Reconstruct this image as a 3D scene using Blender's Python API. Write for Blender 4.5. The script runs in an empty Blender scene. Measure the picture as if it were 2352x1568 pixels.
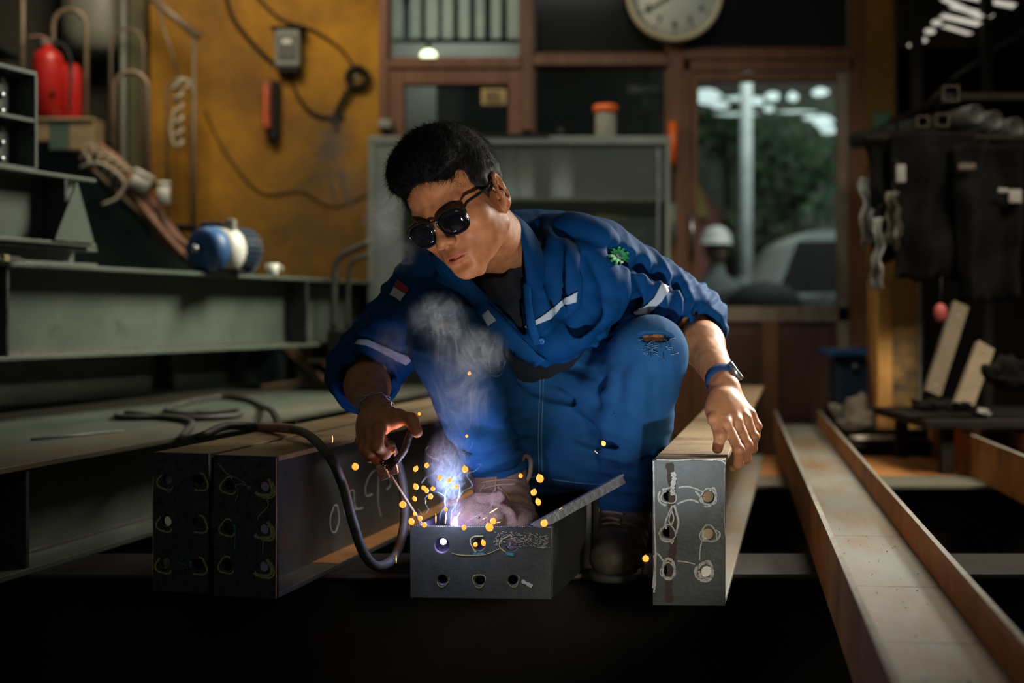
import bpy, bmesh, math, random
import numpy as np
from mathutils import Vector, Matrix, Euler
random.seed(7); np.random.seed(7)
SC = bpy.context.scene
COL = SC.collection
CZ = 0.95                    # camera height above the floor
FPX = 3266.7

# ------------------------------------------------------------ camera
cam_d = bpy.data.cameras.new('camera'); cam = bpy.data.objects.new('camera', cam_d); COL.objects.link(cam)
cam.location = (0, 0, CZ); cam.rotation_euler = (math.pi/2, 0, 0)
cam_d.lens = 50; cam_d.sensor_width = 36; cam_d.shift_y = -0.0272
cam_d.clip_start = 0.05; cam_d.clip_end = 200
cam_d.dof.use_dof = True; cam_d.dof.focus_distance = 2.52; cam_d.dof.aperture_fstop = 2.3
SC.camera = cam
# ------------------------------------------------------------ world, lights, exposure
w = bpy.data.worlds.new('world'); SC.world = w; w.use_nodes = True
w.node_tree.nodes['Background'].inputs[0].default_value = (0.62, 0.72, 0.68, 1)
w.node_tree.nodes['Background'].inputs[1].default_value = 0.05
SC.view_settings.view_transform = 'Standard'; SC.view_settings.look = 'None'
SC.view_settings.gamma = 1.0; SC.view_settings.use_curve_mapping = False
SC.view_settings.exposure = 0.0

def area(name, loc, target, size, power, color, sy=None, spread=180):
    l = bpy.data.lights.new(name, 'AREA'); l.energy = power; l.color = color
    l.shape = 'RECTANGLE'; l.spread = math.radians(spread); l.size = size; l.size_y = sy or size
    o = bpy.data.objects.new(name, l); COL.objects.link(o); o.location = loc
    o.rotation_euler = (Vector(target)-Vector(loc)).to_track_quat('-Z', 'Y').to_euler()
    return o
def spot(name, loc, target, power, color, cone, blend, r):
    l = bpy.data.lights.new(name, 'SPOT'); l.energy = power; l.color = color; l.spot_size = math.radians(cone); l.spot_blend = blend; l.shadow_soft_size = r
    o = bpy.data.objects.new(name, l); COL.objects.link(o); o.location = loc
    o.rotation_euler = (Vector(target)-Vector(loc)).to_track_quat('-Z', 'Y').to_euler(); return o
def point(name, loc, power, color, r=0.02):
    l = bpy.data.lights.new(name, 'POINT'); l.energy = power; l.color = color; l.shadow_soft_size = r
    o = bpy.data.objects.new(name, l); COL.objects.link(o); o.location = loc; return o

def P(px, py, Y):
    return Vector(((px-1176)/FPX*Y, Y, CZ + (720-py)/FPX*Y))

# roof light over the beams, daylight from the open yard side, area light washing the ochre wall
area('roof_light', (1.6, 4.5, 3.6), (1.15, 3.5, 0.5), 1.0, 20, (1.0, 0.88, 0.70), spread=56)
area('bay_fill', (2.0, 2.6, 2.8), (1.45, 5.0, 0.5), 0.8, 11, (1.0, 0.86, 0.66), spread=60)  # added fill brightening the ochre post and the right bay
area('yard_light', (-1.2, -1.0, 2.6), (-0.9, 4.2, 0.8), 1.4, 3.6, (0.88, 0.97, 0.88))
area('girder_fill', (0.9, 4.9, 2.7), (-1.3, 4.4, 0.80), 0.9, 20, (1.0, 0.96, 0.78), spread=62)  # added fill aimed at the left girders, clear of the man
area('wall_wash', (-1.25, 5.2, 2.9), (-1.2, 6.5, 1.3), 0.6, 21, (1.0, 0.86, 0.62))
area('cabinet_fill', (0.3, 3.9, 3.3), (0.3, 5.9, 1.3), 0.8, 4, (0.94, 1.0, 0.92), spread=70)  # added fill that brightens the cabinet from above its front
spot('strobe_light', (0.26, 1.20, 0.33), (0.265, 2.72, 0.975), 76, (0.80, 0.91, 1.0), 25, 0.9, 0.025)
spot('face_fill', (0.20, 1.25, 0.36), (-0.085, 2.46, 1.10), 56, (1.0, 0.93, 0.86), 15, 0.8, 0.025)  # extra spot added to lift the face alone
area('front_fill', (0.75, 0.35, 0.95), (0.27, 2.5, 0.52), 0.3, 0.42, (1.0, 0.95, 0.82), spread=26)  # low fill added to raise the drilled end plates
area('office_fill', (-0.3, 6.75, 2.6), (-0.35, 7.4, 1.8), 0.4, 6, (0.92, 1.0, 0.92))  # added fill brightening the sheet and strips behind the panes
area('rim_light', (1.5, 3.6, 1.7), (0.42, 2.72, 0.85), 0.35, 5, (1.0, 0.95, 0.84), spread=40)
arc_lamp = point('arc_lamp', tuple(P(1035, 1140, 2.50)), 1.5, (0.50, 0.62, 1.0), 0.02)
bead_lamp = point('bead_lamp', tuple(P(1012, 1222, 2.60)), 0.4, (0.36, 0.24, 1.0), 0.008)
point('spark_lamp', tuple(P(925, 1060, 2.53)), 0.30, (1.0, 0.36, 0.14), 0.02)

# ------------------------------------------------------------ helpers
def link(o): COL.objects.link(o); return o
def tag(o, label=None, cat=None, group=None, kind=None):
    if label: o['label'] = label
    if cat: o['category'] = cat
    if group: o['group'] = group
    if kind: o['kind'] = kind
    return o
def thing(name, label, cat, loc=(0,0,0), rz=0, group=None):
    o = bpy.data.objects.new(name, None); link(o); o.location = loc; o.rotation_euler = (0,0,rz)
    o.empty_display_size = 0.1
    return tag(o, label, cat, group)
def mesh_obj(name, verts, faces, m, parent=None, smooth=False):
    me = bpy.data.meshes.new(name); me.from_pydata([tuple(v) for v in verts], [], [tuple(f) for f in faces]); me.update()
    if smooth: me.polygons.foreach_set('use_smooth', [True]*len(me.polygons))
    me.materials.append(m)
    o = bpy.data.objects.new(name, me); link(o)
    if parent: o.parent = parent
    return o
class MB:
    def __init__(s): s.v = []; s.f = []; s.sm = []
    def add(s, v, f, sm=False):
        n = len(s.v); s.v += [tuple(x) for x in v]; s.f += [tuple(i+n for i in q) for q in f]; s.sm += [sm]*len(f); return s
    def box(s, x0, x1, y0, y1, z0, z1, bev=0.0):
        if bev <= 0:
            v = [(x,y,z) for x in (x0,x1) for y in (y0,y1) for z in (z0,z1)]
            return s.add(v, [(0,1,3,2),(4,6,7,5),(0,4,5,1),(2,3,7,6),(0,2,6,4),(1,5,7,3)])
        bm = bmesh.new(); bmesh.ops.create_cube(bm, size=1)
        for q in bm.verts: q.co = Vector(((x0+x1)/2+q.co.x*(x1-x0), (y0+y1)/2+q.co.y*(y1-y0), (z0+z1)/2+q.co.z*(z1-z0)))
        bmesh.ops.bevel(bm, geom=bm.edges[:], offset=bev, segments=2, affect='EDGES', profile=0.5)
        bm.verts.index_update(); v = [q.co.copy() for q in bm.verts]; f = [[x.index for x in p.verts] for p in bm.faces]; bm.free()
        return s.add(v, f)
    def obox(s, c, ax, ay, az, hx, hy, hz):
        c = Vector(c); v = [c+ax*hx*i+ay*hy*j+az*hz*k for i in (-1,1) for j in (-1,1) for k in (-1,1)]
        return s.add(v, [(0,1,3,2),(4,6,7,5),(0,4,5,1),(2,3,7,6),(0,2,6,4),(1,5,7,3)])
    def tube(s, pts, r, n=8, caps=True, closed=False):
        pts = [Vector(p) for p in pts]; m = len(pts)
        rs = r if hasattr(r, '__len__') else [r]*m
        up = None; v = []; f = []
        for i, p in enumerate(pts):
            a = pts[(i-1) % m] if (i or closed) else p; b = pts[(i+1) % m] if (i < m-1 or closed) else p
            t = (b-a).normalized() if (b-a).length > 1e-9 else Vector((0,0,1))
            if up is None:
                up = Vector((0,0,1)) if abs(t.z) < 0.9 else Vector((1,0,0))
            u = (up - t*up.dot(t));  u = u.normalized() if u.length > 1e-6 else t.orthogonal().normalized()
            up = u; w_ = t.cross(u)
            for k in range(n):
                an = 2*math.pi*k/n; v.append(p + (u*math.cos(an)+w_*math.sin(an))*rs[i])
        for i in range(m if closed else m-1):
            j = (i+1) % m
            for k in range(n):
                l = (k+1) % n; f.append((i*n+k, i*n+l, j*n+l, j*n+k))
        if caps and not closed:
            f.append(tuple(range(n-1,-1,-1))); f.append(tuple((m-1)*n+k for k in range(n)))
        return s.add(v, f, True)
    def lathe(s, prof, c, ax=(0,0,1), n=24, arc=None):
        ax = Vector(ax).normalized(); u = ax.orthogonal().normalized(); w_ = ax.cross(u); c = Vector(c)
        v = []; f = []
        for r, h in prof:
            for k in range(n):
                an = 2*math.pi*k/n; v.append(c+ax*h+(u*math.cos(an)+w_*math.sin(an))*r)
        for i in range(len(prof)-1):
            for k in range(n):
                l = (k+1) % n; f.append((i*n+k, i*n+l, (i+1)*n+l, (i+1)*n+k))
        f.append(tuple(range(n-1,-1,-1))); f.append(tuple((len(prof)-1)*n+k for k in range(n)))
        return s.add(v, f, True)
    def prism(s, poly, d):
        """polygon (3D points) pushed along d"""
        n = len(poly); poly = [Vector(p) for p in poly]; d = Vector(d)
        v = poly + [p+d for p in poly]
        f = [tuple(range(n-1,-1,-1)), tuple(n+i for i in range(n))] + [(i, (i+1) % n, n+(i+1) % n, n+i) for i in range(n)]
        return s.add(v, f)
    def ball(s, c, r, n=10, R=None):
        v = []; f = []; c = Vector(c); m = n//2+1
        rx = r if hasattr(r, '__len__') else (r,r,r)
        for i in range(m):
            th = math.pi*i/(m-1)
            for k in range(n):
                ph = 2*math.pi*k/n; q = Vector((rx[0]*math.sin(th)*math.cos(ph), rx[1]*math.sin(th)*math.sin(ph), rx[2]*math.cos(th)))
                v.append(c + (R @ q if R else q))
        for i in range(m-1):
            for k in range(n):
                l = (k+1) % n; f.append((i*n+k, (i+1)*n+k, (i+1)*n+l, i*n+l))
        return s.add(v, f, True)
    def build(s, name, m, parent=None, smooth=None):
        me = bpy.data.meshes.new(name); me.from_pydata(s.v, [], s.f); me.update()
        me.polygons.foreach_set('use_smooth', s.sm if smooth is None else [smooth]*len(s.f))
        bm = bmesh.new(); bm.from_mesh(me); bmesh.ops.remove_doubles(bm, verts=bm.verts, dist=1e-6)
        bmesh.ops.recalc_face_normals(bm, faces=bm.faces); bm.to_mesh(me); bm.free()
        me.materials.append(m); o = bpy.data.objects.new(name, me); link(o)
        if parent: o.parent = parent
        return o
def spline(pts, n=8, closed=False):
    pts = [Vector(p) for p in pts]; out = []; m = len(pts)
    rng = m if closed else m-1
    for i in range(rng):
        p0 = pts[(i-1) % m] if (i or closed) else pts[0]*2-pts[1]
        p1 = pts[i]; p2 = pts[(i+1) % m]
        p3 = pts[(i+2) % m] if (i+2 < m or closed) else p2*2-p1
        for k in range(n):
            t = k/n
            out.append(0.5*((2*p1)+(-p0+p2)*t+(2*p0-5*p1+4*p2-p3)*t*t+(-p0+3*p1-3*p2+p3)*t**3))
    if not closed: out.append(pts[-1])
    return out
def copy_tree(o, parent=None):
    c = o.copy(); link(c)
    if parent: c.parent = parent
    for ch in list(o.children): copy_tree(ch, c)
    return c

# ------------------------------------------------------------ materials
def mat(name, c1, c2=None, rough=0.6, metal=0.0, scale=8.0, bump=0.0, spots=None, spot_at=0.62, spot_scale=6.0,
        stretch=(1,1,1), detail=5, spec=0.5, coords='Object', bump_scale=None, spot_soft=0.08, alpha=None, trans=0.0, sss=None, emit=None, estr=0):
    m = bpy.data.materials.new(name); m.use_nodes = True; nt = m.node_tree; N = nt.nodes; L = nt.links
    b = N['Principled BSDF']; b.inputs['Roughness'].default_value = rough; b.inputs['Metallic'].default_value = metal
    b.inputs['Specular IOR Level'].default_value = spec
    b.inputs['Base Color'].default_value = (*c1, 1)
    if trans: b.inputs['Transmission Weight'].default_value = trans
    if sss: b.inputs['Subsurface Weight'].default_value = sss[0]; b.inputs['Subsurface Radius'].default_value = sss[1]; b.inputs['Subsurface Scale'].default_value = sss[2]
    if alpha is not None: b.inputs['Alpha'].default_value = alpha
    if emit: b.inputs['Emission Color'].default_value = (*emit, 1); b.inputs['Emission Strength'].default_value = estr
    tc = N.new('ShaderNodeTexCoord'); mp = N.new('ShaderNodeMapping'); L.new(tc.outputs[coords], mp.inputs['Vector'])
    mp.inputs['Scale'].default_value = stretch
    if c2 or bump:
        no = N.new('ShaderNodeTexNoise'); no.inputs['Scale'].default_value = scale; no.inputs['Detail'].default_value = detail; no.inputs['Roughness'].default_value = 0.62
        L.new(mp.outputs[0], no.inputs['Vector'])
    out = None
    if c2:
        cr = N.new('ShaderNodeValToRGB'); cr.color_ramp.elements[0].position = 0.34; cr.color_ramp.elements[1].position = 0.68
        cr.color_ramp.elements[0].color = (*c1, 1); cr.color_ramp.elements[1].color = (*c2, 1)
        L.new(no.outputs['Fac'], cr.inputs[0]); out = cr.outputs[0]
    if spots:
        n2 = N.new('ShaderNodeTexNoise'); n2.inputs['Scale'].default_value = spot_scale; n2.inputs['Detail'].default_value = 6; n2.inputs['Roughness'].default_value = 0.7
        L.new(mp.outputs[0], n2.inputs['Vector'])
        r2 = N.new('ShaderNodeValToRGB'); r2.color_ramp.elements[0].position = spot_at-spot_soft; r2.color_ramp.elements[1].position = spot_at+spot_soft
        L.new(n2.outputs['Fac'], r2.inputs[0])
        mx = N.new('ShaderNodeMix'); mx.data_type = 'RGBA'; L.new(r2.outputs[0], mx.inputs[0])
        if out: L.new(out, mx.inputs[6])
        else: mx.inputs[6].default_value = (*c1, 1)
        mx.inputs[7].default_value = (*spots, 1); out = mx.outputs[2]
    if out: L.new(out, b.inputs['Base Color'])
    if bump:
        bn = N.new('ShaderNodeBump'); bn.inputs['Strength'].default_value = bump; bn.inputs['Distance'].default_value = 0.004
        nb = N.new('ShaderNodeTexNoise'); nb.inputs['Scale'].default_value = bump_scale or scale*4; nb.inputs['Detail'].default_value = 4
        L.new(mp.outputs[0], nb.inputs['Vector']); L.new(nb.outputs['Fac'], bn.inputs['Height']); L.new(bn.outputs[0], b.inputs['Normal'])
    return m
M = {}
M['painted'] = mat('grey_green_primer', (.062,.078,.062), (.095,.112,.088), .42, .0, 5, .12, bump_scale=60, spots=(.03,.034,.03), spot_at=.68)
M['painted_rust'] = mat('worn_primer_with_rust', (.06,.066,.05), (.11,.11,.08), .55, .0, 5, .15, spots=(.15,.07,.02), spot_at=.6, spot_scale=2.2, stretch=(1,.5,1))
M['plate'] = mat('dark_mill_scale', (.034,.038,.036), (.062,.066,.06), .5, .25, 14, .12, spots=(.07,.026,.012), spot_at=.66, spot_scale=5, bump_scale=130)
M['plate2'] = mat('black_mill_scale', (.034,.032,.036), (.058,.055,.058), .5, .2, 16, .15, spots=(.011,.010,.011), spot_at=.55, spot_scale=60, bump_scale=160)
M['beam_top'] = mat('weathered_steel_tan', (.16,.11,.055), (.27,.195,.105), .55, .1, 6, .2, spots=(.12,.055,.02), spot_at=.58, spot_scale=4, stretch=(1,1,1), bump_scale=80)
M['beam_web'] = mat('mill_scale_web', (.045,.048,.045), (.075,.076,.068), .5, .15, 7, .25, spots=(.12,.075,.035), spot_at=.64, spot_scale=5)
M['chan_web'] = mat('grey_web_with_stains', (.15,.155,.14), (.215,.215,.19), .5, .05, 4, .2, spots=(.17,.10,.045), spot_at=.55, spot_scale=3.4, stretch=(1.6,.5,1), spot_soft=.12)
M['rust'] = mat('orange_rust', (.28,.105,.020), (.42,.175,.04), .7, .0, 8, .35, spots=(.10,.045,.02), spot_at=.62, spot_scale=7)
M['edge'] = mat('bare_cut_edge', (.30,.29,.25), (.20,.19,.16), .45, .4, 30, .2)
M['black_steel'] = mat('soot_black_steel', (.010,.009,.008), (.020,.016,.012), .7, 0, 6, .2, spec=.15)
M['weld'] = mat('weld_bead', (.20,.19,.16), (.08,.07,.06), .4, .7, 60, .6)
M['chalk'] = mat('white_chalk', (.62,.60,.54), (.42,.40,.36), .95, 0, 300, .5)
M['chalk_dim'] = mat('faint_chalk', (.26,.27,.25), (.16,.17,.16), .95, 0, 300, .3)
M['chalk_yel'] = mat('yellow_chalk', (.42,.38,.16), (.25,.22,.10), .95, 0, 200, .3)
M['chalk_teal'] = mat('teal_paint', (.04,.20,.22), None, .9)
M['wood_frame'] = mat('brown_painted_wood', (.125,.042,.014), (.19,.075,.028), .45, 0, 3, .2, stretch=(6,1,1), spots=(.22,.15,.09), spot_at=.70)
M['wood_worn'] = mat('worn_door_edge', (.16,.10,.06), (.30,.24,.17), .6, 0, 9, .2, stretch=(1,1,.4))
M['wood_panel'] = mat('dark_red_wood_panel', (.060,.020,.010), (.085,.032,.016), .45, 0, 3, .15, stretch=(5,1,.6))
M['ochre'] = mat('stained_ochre_plaster', (.19,.078,.004), (.52,.24,.010), .85, 0, 1.7, .3, spots=(.10,.055,.012), spot_at=.555, spot_scale=1.3, spot_soft=.16, coords='Object')
M['dark_wall'] = mat('sooty_wall', (.035,.033,.026), (.06,.055,.042), .9, 0, 2, .2)
M['grime'] = mat('dark_concrete', (.03,.028,.022), (.05,.045,.035), .9, 0, 3, .4)
M['black'] = mat('matte_black', (.008,.008,.008), None, .8)
M['rubber'] = mat('dusty_black_rubber', (.018,.018,.015), (.05,.048,.036), .6, 0, 12, .2)
M['glass'] = mat('window_glass', (.02,.025,.025), None, .04, 0, alpha=.14)
M['glass_dim'] = mat('grimy_glass', (.03,.035,.03), (.015,.018,.016), .12, 0, 2, alpha=.35)
M['white'] = mat('off_white_plastic', (.62,.61,.55), (.5,.49,.44), .5, 0, 6)
M['red'] = mat('extinguisher_red', (.50,.018,.014), (.40,.012,.010), .35, 0, 3)
M['orange'] = mat('orange_plastic', (.85,.14,.02), None, .45)
M['steel'] = mat('bright_steel', (.45,.45,.46), (.32,.32,.33), .3, .9, 30)
M['wood_raw'] = mat('raw_timber', (.26,.17,.09), (.36,.26,.15), .7, 0, 4, .3, stretch=(1,1,8))
M['cable_pink'] = mat('copper_brown_cable', (.22,.10,.065), (.34,.18,.12), .6, 0, 10)
M['rope'] = mat('pale_rope', (.34,.30,.22), (.5,.45,.34), .8, 0, 40)
M['blue'] = mat('blue_paint', (.02,.09,.25), (.015,.06,.16), .5, 0, 5)
M['navy_box'] = mat('dark_blue_enamel', (.012,.03,.06), (.02,.045,.08), .6, 0, 5)
M['leaf'] = mat('tree_leaves', (.035,.085,.035), (.07,.15,.06), .7, 0, 3)
M['grey_metal'] = mat('grey_sheet_metal', (.14,.15,.125), (.20,.21,.175), .5, .1, 3)
M['dark_teal'] = mat('dark_teal_paint', (.012,.030,.028), (.022,.045,.04), .6, 0, 4)
M['hook_steel'] = mat('brown_bent_rod', (.16,.12,.08), (.24,.18,.12), .5, .3, 20)

# ------------------------------------------------------------ plate with holes (2D curve filled, extruded)
def holed_plate(name, w, h, t, holes, m, parent, r=.0, notch=None):
    """plate in local XZ, origin at centre bottom, thickness from y=0 to y=t"""
    cu = bpy.data.curves.new(name, 'CURVE'); cu.dimensions = '2D'; cu.fill_mode = 'BOTH'; cu.extrude = t/2; cu.bevel_depth = .0011; cu.bevel_resolution = 1
    def poly(pts):
        s = cu.splines.new('POLY'); s.points.add(len(pts)-1)
        for q, (x, z) in zip(s.points, pts): q.co = (x, z, 0, 1)
        s.use_cyclic_u = True
    e = .0012
    poly([(-w/2+e, e), (w/2-e, e), (w/2-e, h-e), (-w/2+e, h-e)])
    for (x, z, rr) in holes: poly([(x+rr*math.cos(a*math.pi/14), z+rr*math.sin(a*math.pi/14)) for a in range(28)])
    tmp = bpy.data.objects.new('tmp', cu); link(tmp)
    dg = bpy.context.evaluated_depsgraph_get(); me = bpy.data.meshes.new_from_object(tmp.evaluated_get(dg))
    bpy.data.objects.remove(tmp); bpy.data.curves.remove(cu)
    me.transform(Matrix.Translation((0, t/2, 0)) @ Matrix.Rotation(math.pi/2, 4, 'X')); me.name = name
    me.materials.clear(); me.materials.append(m)
    o = bpy.data.objects.new(name, me); link(o); o.parent = parent
    return o
def ribbon(mb, pts, wd, y=-.0022, jitter=.0, n=6):
    """chalk stroke on an XZ face at depth y; pts are (x,z)"""
    sp = spline([Vector((p[0], 0, p[1])) for p in pts], n); v = []; f = []
    for i, p in enumerate(sp):
        a = sp[max(i-1,0)]; b = sp[min(i+1,len(sp)-1)]; t = (b-a).normalized() if (b-a).length>1e-7 else Vector((1,0,0)); nn = Vector((-t.z,0,t.x))
        ww = wd*(.55+.45*random.random()) if jitter else wd*.5*1.6
        for s in (-1,1): v.append((p.x+nn.x*ww*s*.6, y, p.z+nn.z*ww*s*.6))
        for s in (-1,1): v.append((p.x+nn.x*ww*s*.6, y+.0014, p.z+nn.z*ww*s*.6))
        if i:
            q = 4*(i-1); f += [(q,q+1,q+5,q+4),(q,q+4,q+6,q+2),(q+1,q+3,q+7,q+5)]
    if not hasattr(mb, 'segs'): mb.segs = []
    mb.segs.append((v, f)); mb.add(v, f); return mb
def marks(mb, name, m, parent):
    for v, f in mb.segs:
        k = MB(); k.add(v, f); k.build(name, m, parent)
def ring(mb, cx, cz, r, wd, a0=0, a1=360, wob=.12, y=-.0022):
    pts = []
    for k in range(15):
        a = math.radians(a0+(a1-a0)*k/14); rr = r*(1+wob*math.sin(3.1*a+cx*90)); pts.append((cx+rr*math.cos(a), cz+rr*math.sin(a)))
    return ribbon(mb, pts, wd, y, 1, 3)
# ============================================================ steel beams on the work table
ZT = CZ-.508               # top of the cross beams
def beam(name, label, cat, x, Y, dx, L, z0, H, W, tf=.010, tw=.008, mt='beam_top', mw='beam_web', mb_='beam_web', lying=False, group=None, stiff=(), stiff_m=None, y0=0, yr=0):
    """H-section from (x,Y) (near end, centre line) running away with slope dx; local +Y along it"""
    a = -math.atan(dx); t = thing(name, label, cat, (x, Y, z0), a, group)
    if not lying:
        MB().box(-W/2, W/2, y0, L, H-tf, H, .0015).build('flange', M[mt], t)
        MB().box(-W/2, W/2, y0, L, 0, tf, .0015).build('flange', M[mb_], t)
        MB().box(-tw/2, tw/2, y0, L, tf, H-tf).build('web', M[mw], t)
        for s in stiff:
            MB().box(tw/2, W/2-.004, s, s+.012, tf, H-tf, .001).build('stiffener', M[stiff_m or mw], t)
    else:
        MB().box(-W/2, -W/2+tf, 0, L, 0, H, .0015).build('flange', M[mb_], t)
        MB().box(W/2-tf, W/2, yr, L, 0, H, .0015).build('flange', M[mb_], t)
        MB().box(-W/2+tf, W/2-tf, yr, L, H*.5-tw/2, H*.5+tw/2).build('web', M[mw], t)
    return t

# --- cross beams that carry the work
def cross(label, Y, x0, x1, W, n):
    t = thing('support_girder', label, 'girder', (0, Y, 0), 0)
    MB().box(x0, x1, 0, W, ZT-.012, ZT, .002).build('flange', M['painted_rust' if n else 'black_steel'], t)
    MB().box(x0, x1, 0, W, 0, .014, .002).build('flange', M['black_steel'], t)
    MB().box(x0, x1, W/2-.005, W/2+.005, .014, ZT-.012).build('web', M['black_steel'], t)
    e = MB().box(x0, x1, -.0015, .0, ZT-.007, ZT+.0005); e.build('flange_edge', M['edge' if n else 'beam_web'], t)
    return t
cross('long dark cross beam under the bolted beam ends, lying across the front of the work', 2.775, -2.0, 2.3, .24, 0)
cross('cross beam farther back under the open channel, with a pale worn flange edge', 4.20, -1.9, 3.05, .26, 1)
t = thing('steel_plate', 'tan steel sheet lying flat behind the far cross beam on the right', 'plate', (0,0,0))
MB().box(.62, 3.0, 4.48, 5.08, ZT-.010, ZT-.001, .002).build('sheet', M['rust'], t)
for x in (.9, 2.7): MB().box(x, x+.08, 4.6, 5.0, 0, ZT-.010).build('leg', M['black_steel'], t)

# --- twin box beams with drilled end plates at left
def chalk_ring_set(t, pts, m='chalk_yel', wd=.0026, seed=1):
    mb = MB()
    for (x, z) in pts:
        a0 = random.uniform(0, 200); ring(mb, x+.0015, z, .0155, wd, a0, a0+random.uniform(200, 300)); ring(mb, x+.004, z-.003, .0135, wd*.8, a0+80, a0+260)
    marks(mb, 'chalk_mark', M[m], t)
dx = .245; ca, sa = math.cos(math.atan(dx)), math.sin(math.atan(dx))
def twin(label, xc, Y, W, m_end, holes, length):
    t = beam('drilled_girder', label, 'girder', xc, Y, dx, length, ZT, .254, W, .010, .008, 'beam_top', 'beam_web', 'beam_web')
    pl = holed_plate('end_plate', W, .254, .010, [(x, z, .0107) for x, z in holes], M[m_end], t); pl.location = (0, -.010, 0)
    return t, pl
hr = [(-.030,.203),(.037,.203),(-.032,.127),(.036,.127),(-.034,.060),(.035,.060)]
hr = [(x*1.0, z-.004) for x, z in hr]
tb, pl = twin('dark drilled beam, right one of the joined pair, chalk figures on its side', (-.536-.415)/2, 2.555, .121, 'plate2', hr, 2.5)
mbk = MB()
for i, (x, z) in enumerate(hr):
    if i % 2: ring(mbk, x, z, .0165, .006, -150, 60); ring(mbk, x+.003, z-.002, .0185, .004, -110, 40)
    else: ring(mbk, x-.001, z, .0150, .0030, 60, 330)
marks(mbk, 'chalk_mark', M['chalk_yel'], pl)
mbk = MB(); ribbon(mbk, [(-.052,.240),(-.035,.222),(-.018,.215)], .0018, jitter=1); ribbon(mbk, [(-.018,.215),(0,.205),(.010,.192)], .0016, jitter=1)
ribbon(mbk, [(-.018,.201),(-.005,.203),(.012,.197)], .0018, jitter=1); ribbon(mbk, [(-.018,.200),(-.013,.186),(-.018,.172)], .0016, jitter=1)
marks(mbk, 'chalk_mark', M['chalk_dim'], pl)
mbk = MB(); ribbon(mbk, [(-.021,.127),(-.018,.115),(-.019,.085)], .0018, jitter=1); ribbon(mbk, [(-.021,.130),(-.018,.122)], .005, jitter=1); marks(mbk, 'paint_mark', M['chalk_teal'], pl)
mbk = MB(); ribbon(mbk, [(.043,.180),(.045,.165),(.030,.150),(.025,.142)], .0022, jitter=1); ribbon(mbk, [(.036,.105),(.035,.080)], .0015, jitter=1); marks(mbk, 'chalk_mark', M['chalk_yel'], pl)
MB().box(.0595, .0612, -.0128, -.0112, .002, .250).build('rust_edge', M['rust'], tb)
# chalk figures on its right web (a flat plane x = web side)
def side_chalk(t, strokes, x, wd, m):
    mb = MB()
    for st in strokes: ribbon(mb, st, wd, 0, 1)
    mb.segs = [([(x+(.0007 if abs(p[1]) < 1e-6 else -.0007), p[0], p[2]) for p in v], f) for v, f in mb.segs]
    marks(mb, 'chalk_mark', M[m], t)
side_chalk(tb, [[(.42,.105),(.40,.085),(.405,.060),(.43,.052),(.45,.075),(.44,.105),(.42,.108)],
                [(.56,.085),(.50,.075),(.48,.095),(.50,.122),(.54,.125),(.545,.095),(.56,.083),(.60,.080)],
                [(.66,.102),(.62,.105),(.62,.13),(.66,.152),(.70,.148),(.70,.11),(.70,.075),(.72,.045)],
                [(.76,.10),(.79,.11),(.78,.135),(.83,.105),(.84,.14),(.86,.115)]], .0045, .0030, 'chalk')
MB().box(.004, .060, .3, 1.6, .0102, .0108).build('weld_seam', M['rust'], tb)
hl = [(-.026,.205),(.035,.205),(-.028,.128),(.034,.128),(-.030,.052),(.033,.052)]
tb2, pl2 = twin('dark drilled beam, left one of the joined pair beside the painted girders', (-.657-.5475)/2, 2.605, .1115, 'plate2', hl, 2.45)
mbk = MB()
for i, (x, z) in enumerate(hl): ring(mbk, x+(.004 if i % 2 else -.003), z-.004, .0158, .0034, (-130 if i % 2 else 120), (90 if i % 2 else 330))
marks(mbk, 'chalk_mark', M['chalk_yel'], pl2)
mbk = MB(); ribbon(mbk, [(-.024,.190),(-.022,.180)], .005, jitter=1); ribbon(mbk, [(.020,.058),(.021,.046)], .004, jitter=1); ribbon(mbk, [(-.005,.054),(.012,.050)], .0013, jitter=1); marks(mbk, 'paint_mark', M['chalk_teal'], pl2)
mbk = MB(); ribbon(mbk, [(-.0545,.03),(-.0540,.10),(-.0545,.16),(-.0535,.21)], .0016, jitter=1); marks(mbk, 'chalk_mark', M['chalk_yel'], pl2)

# --- centre beam lying on its side, drilled plate towards us
cb = beam('girder_offcut', 'short drilled beam lying on its side, being welded, one boot standing in it', 'girder', -.0535, 2.545, .24, .46, ZT, .128, .248, .010, .009, 'beam_web', 'beam_web', 'beam_web', lying=True, yr=.025)
cpx = lambda px: (px-1101.5)/1291.0
cpz = lambda py: (1372-py)/1291.0
ch = [(cpx(1012), cpz(1250), .0145), (cpx(1098), cpz(1247), .012), (cpx(1174), cpz(1247), .0125), (cpx(1013), cpz(1329), .0095), (cpx(1100), cpz(1330), .0095), (cpx(1176), cpz(1328), .0095)]
cpl = holed_plate('end_plate', .2535, .128, .010, ch, M['plate'], cb); cpl.location = (0, -.010, 0); cpl.rotation_euler.z = math.atan(.24)*.75
mbk = MB()
random.seed(3)
for k in range(170):
    x = random.uniform(1130, 1258); y = random.uniform(1216, 1248) + (x-1150)*.05; ribbon(mbk, [(cpx(x), cpz(y)), (cpx(x+random.uniform(2,7)), cpz(y+random.uniform(-2,3)))], .0008, jitter=1, n=2)
mbk.build('weld_spatter', mat('spatter', (.42,.39,.30), (.26,.24,.18), .8, 0, 200), cpl)['kind'] = 'stuff'
mbk = MB(); ring(mbk, cpx(1098), cpz(1245), .0150, .0022, 60, 250); ring(mbk, cpx(1168), cpz(1247), .0165, .0022, 80, 260); ring(mbk, cpx(1098), cpz(1330), .0115, .0012, 0, 330); ring(mbk, cpx(1013), cpz(1329), .0115, .0010, 200, 380); ring(mbk, cpx(1176), cpz(1328), .0112, .0012, 190, 400)
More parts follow.
